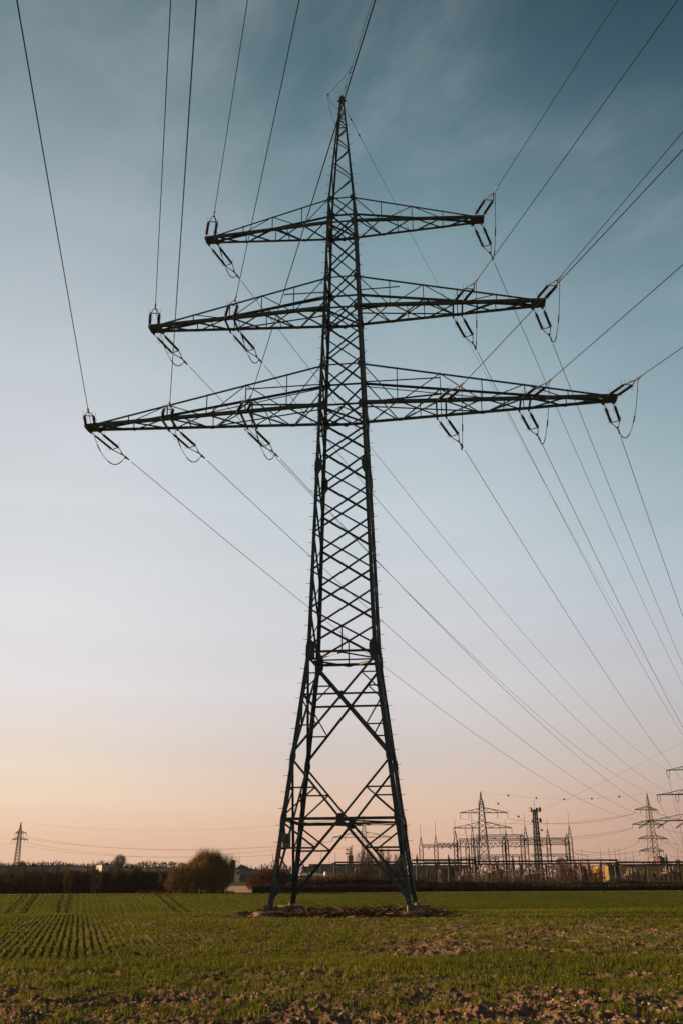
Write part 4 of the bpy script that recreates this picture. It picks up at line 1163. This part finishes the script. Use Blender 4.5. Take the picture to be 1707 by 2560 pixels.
# tubular bus frames
def bus_frame(lab, d, posts, y_top, y_low, px0, px1, spacing=5.2):
    x0 = at(px0, 2193, d)[0]
    e = empty('bus_frame', (x0, d, -.1)); tag(e, lab, 'bus frame', 'bus frames of the substation')
    za, zb = at(px0, y_top, d)[2] + .1, at(px0, y_low, d)[2] + .1; xb = at(px1, y_top, d)[0] - x0
    for px, py in posts:
        p = at(px, py, d); m = MB()
        m.lathe((p[0] - x0, 0, 0), (0, 0, 1), [(0, .30), (p[2] - .8, .24), (p[2] + .1, .05)], 8); m.build('post', DARKSTEEL, e)
    m = MB(); m.box((0, -.15, za), (xb, -.15, za), .3, .36); m.build('beam', DARKSTEEL, e)
    m = MB(); m.tube([(0, .4, zb), (xb, .4, zb)], .15, 6); m.tube([(0, -.9, zb - .12), (xb, -.9, zb - .12)], .08, 6); m.build('busbar', DARKSTEEL, e)
    n = int(xb / spacing * 2)
    for i in range(n):
        x = xb * (i + .5) / n
        m = MB(); s = 1 if i % 2 else -1
        m.lathe((x, -.9, zb - .1), (.9 * s, .2, -.38), [(0, .05), (.1, .12), (.3, .07), (.4, .13), (.55, .07), (.65, .12), (.8, .04)], 7)
        m.build('insulator', CERAM, e)
bus_frame('left bus frame with two dark pole tops beside the big pylon leg', 205, [(1041, 2135), (1120, 2135), (1171, 2136), (1068, 2165), (1150, 2160)], 2150.5, 2158.5, 1030, 1186)
bus_frame('heavy central bus frame in front of the gantries', 215, [(1186, 2137), (1280, 2138), (1240, 2152), (1301, 2158), (1363, 2155), (1337, 2152)], 2154, 2160, 1184, 1400)
bus_frame('raised right bus frame behind the brown shrubs', 225, [(1398, 2160), (1449, 2151), (1470, 2150), (1499, 2152), (1541, 2150), (1536, 2156)], 2151, 2158, 1396, 1542)
bus_frame('far right bus frame in front of the yellow building', 215, [(1608, 2155), (1663, 2134), (1694, 2153), (1590, 2170)], 2156, 2162, 1540, 1760)
bus_frame('slender bus frame seen between the legs of the big pylon', 235, [(837, 2155), (867, 2158), (803, 2160), (905, 2155), (950, 2155), (1000, 2150)], 2156, 2163, 836, 1030, 4.2)
rods = [(803, 2128), (838, 2130), (867, 2122), (890, 2133), (824, 2142), (1029, 2130), (1498, 2115), (1520, 2120), (1560, 2128), (1443, 2130), (1452, 2122), (1535, 2119), (1545, 2121), (1640, 2112), (1580, 2129), (1691, 2121), (1465, 2134)]
for i, (px, py) in enumerate(rods):
    p = at(px, py, 262); m = MB(); m.tube([(0, 0, 0), (0, 0, p[2] * .6), (0, 0, p[2] + .1)], .09, 5, .035)
    if i == 2: m.block((0, 0, p[2] - 1.2), .9, .3, .25); m.block((0, 0, p[2] - .2), .6, .3, .3)
    o = m.build('lightning_rod', DARKSTEEL); o.location = (p[0], 262, -.1)
    tag(o, 'thin upright lightning rod rising above the substation', 'lightning rod', 'lightning rods of the substation')
# pale long busbar tube on supports
d = 240; a = at(1205, 2179, d); b = at(1368, 2176, d)
e = empty('busbar_tube', (a[0], d, -.1)); tag(e, 'long pale tube on posts low in the middle of the substation', 'busbar')
m = MB(); m.tube([(0, 0, a[2]), (b[0] - a[0], 0, b[2])], .22, 8); m.build('tube', CERAM, e)
for k in range(5):
    m = MB(); x = (b[0] - a[0]) * (k + .5) / 5; m.box((x, 0, 0), (x, 0, a[2] - .2), .2, .2); m.build('support', GALV, e)
# switchgear posts: steel stand, ceramic column, cap
SWC = material('brown_ceramic', (0.20, 0.15, 0.12), (0.06, 0.045, 0.04), rough=.35, scale=.7, coord='Object')
STD = material('stand_steel', (0.10, 0.09, 0.08), (0.04, 0.04, 0.037), rough=.6, scale=.5)
def switch_post():
    e = empty('switchgear_post')
    m = MB(); m.box((-.18, 0, 0), (-.18, 0, 1.5), .12, .12); m.box((.18, 0, 0), (.18, 0, 1.5), .12, .12); m.box((-.5, 0, 1.52), (.5, 0, 1.52), .25, .12); m.build('stand', STD, e)
    prof = [(0, .1)]
    for k in range(9): prof += [(.05 + k * .17, .1), (.11 + k * .17, .2), (.17 + k * .17, .1)]
    m = MB(); m.lathe((0, 0, 1.58), (0, 0, 1), prof, 8); m.build('ceramic_column', SWC, e)
    m = MB(); m.lathe((0, 0, 3.18), (0, 0, 1), [(0, .16), (.25, .16), (.3, .05)], 8); m.box((-.7, 0, 3.42), (.5, 0, 3.42), .07, .07); m.build('cap', GALV, e)
    return e
sp_ = switch_post(); first = True
spots = []
for row, (dd, pa, pb, st) in enumerate(((175, 1105, 1340, 12), (190, 1180, 1480, 11.5), (205, 1110, 1500, 9.5), (190, 1500, 1700, 13), (215, 1500, 1710, 11), (185, 800, 1010, 21), (170, 1140, 1215, 9))):
    px = pa
    while px < pb: spots.append((px + random.uniform(-3, 3), dd + random.uniform(-2, 2), row)); px += st
RN = ['front', 'second', 'third', 'right hand', 'rear right hand', 'left hand', 'nearest']
for (px, dd, row) in spots:
    o = sp_ if first else copy_tree(sp_); first = False
    p = at(px, 2193, dd); o.location = (p[0], dd, -.1); s = random.uniform(.5, .95); o.scale = (s * .62, s * .62, s * random.uniform(.8, 1.1))
    o.rotation_euler = (0, 0, random.uniform(-.5, .5))
    tag(o, 'slender ceramic switchgear post in the %s row of the substation yard' % RN[row], 'switchgear', 'switchgear posts, %s row' % RN[row])
# transformers and cabinets
CAB = material('cabinet_paint', (0.14, 0.115, 0.10), (0.08, 0.065, 0.055), rough=.6, scale=1)
def transformer(px, dd, w, h, lab, mat=CAB):
    p = at(px, 2193, dd); e = empty('transformer', (p[0], dd, -.1), .25); tag(e, lab, 'transformer')
    m = MB(); m.block((0, 0, .3), w, w * .7, h * .7); m.block((0, 0, 0), w * 1.1, w * .8, .3); m.build('tank', mat, e)
    m = MB()
    for k in range(6): m.block((-w * .62, (k - 2.5) * w * .1, .5), w * .22, .07, h * .55)
    m.build('radiator', mat, e)
    for k in (-1, 0, 1):
        m = MB(); m.lathe((k * w * .28, 0, h * .7 + .3), (0, 0, 1), [(0, .14), (.3, .2), (.4, .12), (.6, .2), (.7, .12), (.9, .17), (1.1, .05)], 8); m.build('bushing', CERAM, e)
    m = MB(); m.lathe((-w * .3, w * .25, h * .85 + .3), (1, 0, 0), [(0, .28), (w * .6, .28)], 10); m.build('conservator', mat, e)
transformer(898, 180, 2.4, 3.2, 'tall pale transformer behind the bare trees between the pylon legs')
transformer(1165, 200, 2.2, 2.6, 'small boxy transformer left of the long pale tube')
transformer(1240, 225, 3.2, 3.8, 'larger transformer behind the long pale tube')
transformer(1330, 195, 2.6, 2.8, 'transformer at the right end of the long pale tube')
transformer(1470, 230, 3.0, 3.0, 'transformer half hidden behind the brown shrubs')
transformer(1580, 200, 2.6, 2.6, 'transformer in front of the yellow building')
transformer(1675, 200, 2.8, 3.0, 'transformer near the right edge of the substation')
# round oil tank and white boat-shaped duct
p = at(832, 2186, 190); m = MB(); m.lathe((0, 0, 0), (-1, -.3, 0), [(0, .3), (.1, .55), (1.6, .55), (1.7, .3)], 14)
o = m.build('oil_tank', CERAM); o.location = p; tag(o, 'small pale round tank between the legs of the big pylon', 'tank')
p = at(756, 2187, 200); m = MB(); m.tube([(t * 4.3, 0, .12 * math.sin(math.pi * (t + .1))) for t in np.linspace(0, 1, 8)], .24, 8)
for k in (.6, 3.6): m.box((k, 0, 0), (k, 0, -2.0), .15, .15)
o = m.build('white_pipe', material('white_paint', (.75, .68, .6), (.6, .55, .5), scale=2)); o.location = p; tag(o, 'long white pipe on supports beside the far left leg of the big pylon', 'pipe')

# ------------------------------------------------------------------ buildings
WALLB = material('blue_grey_cladding', (0.20, 0.25, 0.28), (0.15, 0.19, 0.215), rough=.6, scale=.4, stretch=(4, 4, .3))
WALLW = material('white_render', (0.55, 0.56, 0.56), (0.42, 0.43, 0.43), rough=.8, scale=.6)
WALLY = material('ochre_cladding', (0.62, 0.42, 0.11), (0.48, 0.32, 0.09), rough=.6, scale=.4, stretch=(5, 5, .3))
ROOFD = material('dark_roof', (0.05, 0.055, 0.06), (0.035, 0.04, 0.042), rough=.8, scale=.5)
GLASS = material('dark_glass', (0.02, 0.025, 0.03), (0.015, 0.02, 0.02), rough=.15, scale=1, spec=.6)
def building(px0, px1, py, d, depth, wall, lab, name='industrial_building', wins=0, wz=(.45, .75), roof_over=.25, rz=0.0, roofmat=ROOFD, extra=None, ww=1.2):
    a, b = at(px0, py, d), at(px1, py, d); W_ = b[0] - a[0]; H = a[2] + .1
    e = empty(name, ((a[0] + b[0]) / 2, d + depth / 2, -.1), rz); tag(e, lab, 'building')
    m = MB(); m.block((0, 0, 0), W_, depth, H - .25); m.build('wall', wall, e)
    m = MB(); m.block((0, 0, H - .25), W_ + roof_over, depth + roof_over, .25)
    n = max(1, int(W_ / 14))
    for i in range(n): m.block((-W_ / 2 + W_ * (i + .5) / n, depth * .1, H), 1.6, 1.6, .5)
    m.build('roof', roofmat, e)
    for i in range(wins):
        x = -W_ / 2 + W_ * (i + .5) / wins; h0, h1 = H * wz[0], H * wz[1]
        m = MB(); m.block((x, -depth / 2 - .03, h0), ww, .08, h1 - h0); f = m.build('window', GLASS, e)
    if extra: extra(e, W_, H, depth)
    return e
def garage(e, W_, H, depth):
    for i in range(4):
        m = MB(); m.block((-W_ / 2 + W_ * (i + .5) / 4, -depth / 2 - .04, 0), W_ / 7, .08, H * .5); m.build('loading_door', WALLW, e)
building(-60, 152, 2164, 330, 30, WALLB, 'long blue grey warehouse behind the hedge at the left edge', wins=12, wz=(.15, .3), extra=garage)
building(242, 282, 2161, 370, 8, WALLW, 'white boxy building with a sunlit left face under the round tree', rz=.5, wins=1, wz=(.7, .85))
building(283, 330, 2168, 372, 12, WALLW, 'low white annexe with a dark roof next to the white box', wins=3)
building(309, 452, 2169, 400, 18, WALLW, 'long low white building with a row of small square windows', wins=13, wz=(.5, .75), ww=1.6)
building(180, 232, 2168, 430, 12, WALLW, 'small pale house roofs left of the white box', wins=4)
building(600, 720, 2174, 400, 16, WALLB, 'low dark glazed building seen right of the big bush', wins=7, wz=(.12, .62), ww=2.6)
building(755, 822, 2166, 300, 20, WALLB, 'blue panelled hall left behind the slender bus frame', wins=4, wz=(.1, .8), ww=.25)
building(773, 1016, 2160, 350, 22, WALLB, 'long blue grey hall with a flat roof between the pylon legs', wins=10, wz=(.2, .4), ww=1.4)
building(1030, 1172, 2163, 330, 22, WALLB, 'blue hall behind the left bus frame', wins=6, wz=(.15, .35), ww=1.4)
building(1505, 1760, 2163, 300, 20, WALLY, 'ochre yellow hall behind the right side of the substation', wins=9, wz=(.12, .5), ww=.9)
building(1513, 1536, 2162, 290, 4, material('ochre_block', (.26, .17, .06), (.2, .13, .05), scale=.5), 'brightly sunlit yellow block in front of the ochre hall', rz=.25, wins=2, wz=(.1, .9), ww=.4)
building(1648, 1660, 2143, 420, 6, material('red_brown_brick', (.16, .09, .07), (.11, .06, .05), scale=2), 'small dark reddish tower block near the right edge', wins=1, wz=(.86, .94))
building(576, 586, 2153, 420, 6, ROOFD, 'slim dark tower rising behind the right side of the big bush', wins=2, wz=(.7, .8))
building(870, 882, 2141, 420, 5, WALLW, 'small white tower box seen between the pylon legs', wins=1, wz=(.88, .97))
building(1100, 1150, 2172, 300, 10, ROOFD, 'dark shed behind the left bus frame', wins=3)
e = empty('house', (at(608, 2164, 420)[0], 420, -.1)); tag(e, 'tiny white gabled house on the horizon right of the big bush', 'house')
H = at(608, 2166, 420)[2]
m = MB(); m.block((0, 0, 0), 6, 7, H - 1); m.build('wall', WALLW, e)
m = MB(); m.prism([(-3.3, -3.8, H - 1), (3.3, -3.8, H - 1), (0, -3.8, H + .6)], [(-3.3, 3.8, H - 1), (3.3, 3.8, H - 1), (0, 3.8, H + .6)]); m.build('roof', ROOFD, e)
m = MB(); m.block((-1.5, -3.53, H - 3), 1.1, .1, 1.1); m.build('window', GLASS, e); m = MB(); m.block((1.5, -3.53, H - 3), 1.1, .1, 1.1); m.build('window', GLASS, e)
# wind turbine
c = at(684, 2152, 2400); e = empty('wind_turbine', (c[0], 2400, 0)); tag(e, 'tiny pale wind turbine on the horizon left of the big pylon', 'wind turbine')
TW = material('turbine_grey', (.35, .3, .28), (.3, .26, .24), scale=.1)
m = MB(); m.lathe((0, 0, 0), (0, 0, 1), [(0, 2.0), (c[2], 1.1)], 10); m.build('tower', TW, e)
m = MB(); m.block((0, 0, c[2] - 1), 2.6, 6, 2.4); m.build('nacelle', TW, e)
for k in range(3):
    a_ = R(100 + 120 * k); m = MB(); dr = np.array([math.cos(a_), 0, math.sin(a_)])
    m.tube([np.array([0, -3.5, c[2]]) + dr * s for s in (0, 3, 22)], np.array([.8, 1.3, .25]), 6); m.build('blade', TW, e)

# ------------------------------------------------------------------ vegetation
TW_BROWN = twig_material('brown_twigs', [(0, (0.10, 0.068, 0.030)), (.5, (0.26, 0.175, 0.080)), (1, (0.46, 0.33, 0.165))])
TW_DARK = twig_material('dark_twigs', [(0, (0.022, 0.020, 0.015)), (.5, (0.068, 0.054, 0.037)), (1, (0.22, 0.15, 0.09))])
TW_FOOT = twig_material('shaded_undergrowth', [(0, (0.02, 0.019, 0.014)), (.6, (0.05, 0.044, 0.030)), (1, (0.10, 0.075, 0.045))])  # darker twig tone, with the shade low in the hedges put into the colour
TW_RED = twig_material('reddish_twigs', [(0, (0.07, 0.038, 0.028)), (.6, (0.15, 0.085, 0.06)), (1, (0.26, 0.16, 0.10))])
LEAFD = twig_material('dark_evergreen', [(0, (0.012, 0.022, 0.012)), (.6, (0.03, 0.045, 0.02)), (1, (0.06, 0.075, 0.03))])
YELT = twig_material('yellow_twigs', [(0, (0.10, 0.07, 0.02)), (1, (0.30, 0.20, 0.05))])
BARK = material('bark', (0.07, 0.055, 0.04), (0.04, 0.03, 0.025), rough=.9, scale=6)
def crown(n, c, rad_, L, W_, mat, parent, up=.6, shell=.55, name='crown', noise=.25, low=-1):
    v = rng.normal(size=(n, 3)); v /= np.linalg.norm(v, axis=1, keepdims=True)
    v[:, 2] = np.where(v[:, 2] < low, -v[:, 2], v[:, 2])
    r = rng.random(n) ** (1 / 3.0) * (1 - shell) + shell * rng.random(n) ** .25
    lump = 1 + noise * (fbm(v[:, 0] * 2.5 + 9 + c[0], v[:, 2] * 2.5 + v[:, 1] * 2 + 4, 3, 131) - .5) * 2
    p = np.array(c) + v * (r * lump)[:, None] * np.array(rad_)
    dr = v * (1 - up) + np.array([0, 0, up]) + rng.normal(0, .25, (n, 3)); dr /= np.linalg.norm(dr, axis=1, keepdims=True)
    ln = rng.uniform(.5, 1.3, n) * L
    return tri_strips(name, p - dr * ln[:, None] * .5, dr * ln[:, None], rng.uniform(.6, 1.4, n) * W_, mat, parent)
def stems(n, w, h, r, mat, parent, name='stem', spread=.35):
    m = MB()
    for k in range(n):
        x, y = random.uniform(-w, w), random.uniform(-w * .5, w * .5); a = random.uniform(0, 6.28)
        pts = [(x, y, 0)]
        for s in (.35, .7, 1): pts.append((x * (1 + spread * s) + random.uniform(-.1, .1) * h * s, y + random.uniform(-.1, .1) * h * s, h * s * random.uniform(.85, 1.05)))
        m.tube(pts, r * random.uniform(.6, 1.2), 5, r * .25)
    return m.build(name, mat, parent)
# the big round bush: a low light brown dome in front, a taller darker crown behind
d = 130; c = at(500, 2233, d)
bz = -.1
e = empty('big_bush', (c[0], d, bz)); tag(e, 'large rounded brown bush standing at the edge of the field', 'bush')
stems(60, 3.2, 3.2, .06, BARK, e)
crown(36000, (-.2, -1.0, 1.4), (4.25, 2.7, 2.3), .62, .032, TW_BROWN, e, up=.45, name='crown', noise=.24, low=-.55)
crown(17000, (.6, .8, 2.2), (3.6, 2.5, 2.2), 1.0, .028, TW_BROWN, e, up=.7, name='crown', noise=.35, low=-.4)
crown(4200, (.9, .8, 3.3), (2.9, 1.9, 1.75), 1.7, .022, TW_BROWN, e, up=.8, name='crown', noise=.7, low=-.2)
# reddish bush behind the left pylon legs, small bush at the left
c = at(672, 2228, 138); e = empty('reddish_bush', (c[0], 138, bz)); tag(e, 'rounded reddish brown bush behind the left legs of the big pylon', 'bush')
stems(24, 2.0, 2.2, .05, BARK, e)
crown(15000, (.2, 0, 1.2), (3.3, 2.4, 1.75), .55, .03, TW_RED, e, up=.45, noise=.2, low=-.5)
def tree(px, py, d, w, lab, mat, kind='round', n=3500, z0=bz, name='bare_tree', group=None):
    c = at(px, py, d); H = c[2] - z0
    e = empty(name, (c[0], d, z0)); tag(e, lab, 'tree', group)
    if kind == 'cone':
        m = MB(); m.lathe((0, 0, 0), (0, 0, 1), [(0, H * .03), (H * .95, H * .006)], 6); m.build('trunk', BARK, e)
        z = rng.random(n) ** 1.3; a = rng.uniform(0, 2 * np.pi, n); r = (1 - z) * w * (.55 + .45 * rng.random(n)) * (.8 + .3 * np.sin(z * 30))
        p = np.stack([np.cos(a) * r * .2, np.sin(a) * r * .2, H * (.08 + .9 * z) ], 1)
        D = np.stack([np.cos(a) * r, np.sin(a) * r, -.15 * r + .1 * H * (1 - z) * .3], 1)
        tri_strips('crown', p, D + 1e-3, np.full(n, H * .035), mat, e)
    else:
        m = MB(); m.tube([(0, 0, 0), (0, 0, H * .3), (w * .05, 0, H * .6)], H * .035, 6, H * .015)
        for k in range(12):
            a = random.uniform(0, 6.28); s = random.uniform(.25, .5)
            m.tube([(0, 0, H * s * .7), (math.cos(a) * w * .35, math.sin(a) * w * .35, H * (s + .18)), (math.cos(a) * w * .65, math.sin(a) * w * .65, H * random.uniform(.75, .95))], H * .014, 5, H * .004)
        m.build('trunk', BARK, e)
        crown(n, (0, 0, H - w), (w, w * .8, w * 1.0), w * .5, w * .022, mat, e, up=.6, noise=.25, shell=.3)
    return e
tree(302, 2134, 370, 2.5, 'round leafless tree above the white box on the left horizon', TW_DARK, n=1500)
tree(108, 2146, 420, .95, 'dark conifer standing alone on the left horizon above the warehouse', LEAFD, 'cone', 900, name='conifer')
tree(235, 2147, 420, .8, 'tall slim conifer beside the white box on the horizon', LEAFD, 'cone', 900, name='conifer')
tree(222, 2155, 420, 1.1, 'broad dark conifer left of the slim one on the horizon', LEAFD, 'cone', 900, name='conifer')
tree(327, 2161, 430, .95, 'small dark conifer behind the long white building', LEAFD, 'cone', 700, name='conifer')
tree(402, 2158, 430, 1.0, 'dark conifer pair near the right end of the long white building', LEAFD, 'cone', 900, name='conifer')
tree(411, 2161, 433, .9, 'lower conifer touching the pair at the end of the long white building', LEAFD, 'cone', 700, name='conifer')
tree(629, 2157, 430, .8, 'lone small conifer on the horizon right of the tiny house', LEAFD, 'cone', 700, name='conifer')
tree(57, 2151, 420, 2.0, 'leafless round tree beside the small pylon near the left edge', TW_DARK, n=1800)
tree(177, 2157, 420, 1.6, 'low leafless tree on the horizon above the warehouse end', TW_DARK, n=1300)
tree(255, 2150, 420, .7, 'slender leafless tree just left of the round one', TW_RED, n=700)
tree(1662, 2146, 400, 1.1, 'leafless tree right of the reddish tower block', TW_RED, n=1000)
tree(1692, 2146, 400, 1.2, 'leafless tree closest to the right edge', TW_RED, n=1000)
tree(1400, 2140, 400, 2.2, 'leafless tree rising behind the right gantry column', TW_RED, n=1200)
# thicket of bare young trees right of centre and one further right
def thicket(pa, pb, py, d, n, lab, mat, twn=160):
    a, b = at(pa, 2193, d), at(pb, 2193, d)
    for k in range(n):
        x = a[0] + (b[0] - a[0]) * (k + random.uniform(.1, .9)) / n; dd = d + random.uniform(-3, 3)
        H = (at(pa, py, d)[2] + .1) * random.uniform(.72, 1.04)
        e = empty('bare_sapling', (x, dd, bz)); tag(e, lab, 'tree', lab)
        lx = random.uniform(-.5, .5)
        m = MB(); m.tube([(0, 0, 0), (lx * .4, 0, H * .5), (lx, 0, H)], .055, 5, .012)
        for j in range(16):
            z = H * random.uniform(.15, .85); aa = random.uniform(0, 6.28); l = random.uniform(.4, 1.1)
            m.tube([(lx * z / H, 0, z), (lx * z / H + math.cos(aa) * l * .5, math.sin(aa) * l * .5, z + l * .8), (lx * z / H + math.cos(aa) * l * .7, math.sin(aa) * l * .7, z + l * 1.35)], .022, 4, .006)
        m.build('trunk', BARK, e)
        z = H * rng.uniform(.15, 1, twn); ln = rng.uniform(.3, .9, twn); aa = rng.uniform(0, 6.28, twn)
        rr_ = rng.uniform(0, .75, twn) * (1.15 - z / H)
        p = np.stack([lx * z / H + np.cos(aa) * rr_, np.sin(aa) * rr_, z], 1)
        D = np.stack([np.cos(aa) * .35 * ln, np.sin(aa) * .35 * ln, ln], 1)
        tri_strips('crown', p, D, np.full(twn, .018), mat, e)
thicket(872, 1015, 2124, 136, 26, 'leafless sapling in the thicket between the right legs of the big pylon', TW_DARK, 320)
thicket(1385, 1500, 2160, 140, 22, 'leafless brown sapling in front of the right part of the substation', TW_RED, 170)
thicket(1010, 1120, 2185, 142, 10, 'short leafless sapling right of the big pylon by the hedge', TW_DARK, 160)
thicket(1230, 1300, 2188, 142, 8, 'short leafless sapling below the heavy central bus frame', TW_RED, 160)
thicket(5, 432, 2167, 133, 34, 'bare sapling growing up through the dark hedge at left', TW_DARK, 220)
# hedges: masses of twigs
def hedge(pa, pb, d, prof, n, mat, lab, depth=3.0, name='hedge', L=.7, W_=.035):
    a, b = at(pa, 2193, d)[0], at(pb, 2193, d)[0]
    x = rng.uniform(a, b, n); y = d + rng.uniform(-depth / 2, depth / 2, n)
    top = np.interp(x, [at(p_, 2193, d)[0] for p_, _ in prof], [at(p_, y_, d)[2] - bz for p_, y_ in prof])
    top = top * (.70 + .60 * fbm(x * .9, y * .0 + 3, 4, 141)) * (1 - .25 * (np.abs(y - d) / depth * 2) ** 2)
    t = rng.random(n) ** .8
    z = bz + t * top * .92
    ln = rng.uniform(.5, 1.3, n) * L * (.6 + .4 * (1 - t))
    D = np.stack([rng.normal(0, .25, n) * ln, rng.normal(0, .25, n) * ln, ln], 1)
    o = tri_strips(name, np.stack([x, y, z], 1) - D * np.array([.3, .3, .3]), D, rng.uniform(.6, 1.4, n) * W_, mat)
    tag(o, lab, 'hedge', kind='stuff'); return o
hedge(-60, 436, 134, [(-60, 2190), (0, 2192), (18, 2174), (40, 2198), (62, 2186), (85, 2172), (130, 2168), (165, 2180), (230, 2172), (300, 2170), (370, 2172), (436, 2176)], 70000, TW_DARK, 'dark leafless hedge along the far edge of the field at left', depth=4.0, W_=.04)
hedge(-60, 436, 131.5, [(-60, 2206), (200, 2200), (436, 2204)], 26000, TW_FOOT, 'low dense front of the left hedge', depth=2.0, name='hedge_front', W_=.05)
hedge(164, 185, 131, [(164, 2172), (185, 2176)], 1800, YELT, 'yellowish shrub in the left hedge', depth=1.5, name='yellow_shrub')
hedge(232, 255, 131, [(232, 2180), (255, 2178)], 1800, TW_BROWN, 'paler brown shrub in the left hedge below the white box', depth=1.5, name='brown_shrub')
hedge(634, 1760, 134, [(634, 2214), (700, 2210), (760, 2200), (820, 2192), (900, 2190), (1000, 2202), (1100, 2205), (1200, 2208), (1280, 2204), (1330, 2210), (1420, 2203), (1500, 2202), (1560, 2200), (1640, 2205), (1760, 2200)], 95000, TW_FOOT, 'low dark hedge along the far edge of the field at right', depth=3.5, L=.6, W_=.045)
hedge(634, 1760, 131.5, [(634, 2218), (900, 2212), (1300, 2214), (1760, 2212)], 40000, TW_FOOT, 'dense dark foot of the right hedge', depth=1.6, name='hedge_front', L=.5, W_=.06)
hedge(700, 905, 140, [(700, 2185), (760, 2190), (850, 2180), (905, 2175)], 9000, TW_RED, 'reddish shrubs behind the hedge between the pylon legs', depth=3, name='shrubs')
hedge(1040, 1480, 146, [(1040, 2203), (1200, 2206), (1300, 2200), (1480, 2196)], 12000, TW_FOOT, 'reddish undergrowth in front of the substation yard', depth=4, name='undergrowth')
# far wood on the horizon
def horizon_wood():
    n = 15000; dd = 640
    px = np.concatenate([rng.uniform(-150, 470, n // 2), rng.uniform(560, 1850, n // 2)])
    x = np.array([(p - 867) / 2553.0 * dd for p in px]); y = dd + rng.uniform(-12, 12, n)
    top = 8.4 + 4.4 * (fbm(x * .12, x * 0 + 2, 4, 151) - .4) + np.where(px < 470, 1.6, -1.2)
    z = rng.random(n) * np.maximum(top, 2)
    D = np.stack([rng.normal(0, .5, n), rng.normal(0, .5, n), rng.uniform(.8, 2.2, n)], 1)
    o = tri_strips('distant_wood', np.stack([x, y, z - .1], 1), D, rng.uniform(.4, .9, n), TW_DARK)
    tag(o, 'far dark belt of trees along the horizon', 'wood', kind='stuff')
horizon_wood()
# weeds on the field margin and one lone stalk
def tufts():
    n = 1600; x = rng.uniform(-26, -14, n); y = 127.5 + rng.normal(0, .5, n)
    D = np.stack([rng.normal(0, .1, n), rng.normal(0, .1, n), rng.uniform(.1, .45, n)], 1)
    o = tri_strips('margin_grass', np.stack([x, y, np.full(n, -.1)], 1), D, np.full(n, .05), STRAW); tag(o, 'rough dry grass on the field margin before the big bush', 'grass', kind='stuff')
tufts()
p = at(980, 2258, 75); gz = float(terrain(p[0], p[1])); m = MB(); m.tube([(0, 0, 0), (.03, 0, .5), (-.02, 0, .85)], .02, 5, .01)
for k in range(5): m.tube([(0, 0, .4 + .08 * k), (.14 * (-1) ** k, 0, .5 + .08 * k)], .012, 4)
o = m.build('weed_stalk', TW_DARK); o.location = (p[0], 75, gz); tag(o, 'single dark weed stalk on the far green slope right of centre', 'weed')
print('objects', len(bpy.data.objects))

# ------------------------------------------------------------------ evening haze
hz = MB(); hz.block((0, 0, -3.2), 5200, 5200, 130)
hm = bpy.data.materials.new('haze_air'); hm.use_nodes = True; ht = hm.node_tree; ht.nodes.clear()
ho = ht.nodes.new('ShaderNodeOutputMaterial'); hv_ = ht.nodes.new('ShaderNodeVolumePrincipled')
hv_.inputs['Color'].default_value = (0.85, 0.85, 0.85, 1); hv_.inputs['Density'].default_value = 0.00007; hv_.inputs['Anisotropy'].default_value = 0.3
ht.links.new(hv_.outputs[0], ho.inputs['Volume'])
h_ = hz.build('haze', hm); tag(h_, 'thin evening haze over the whole plain', 'haze', kind='stuff')
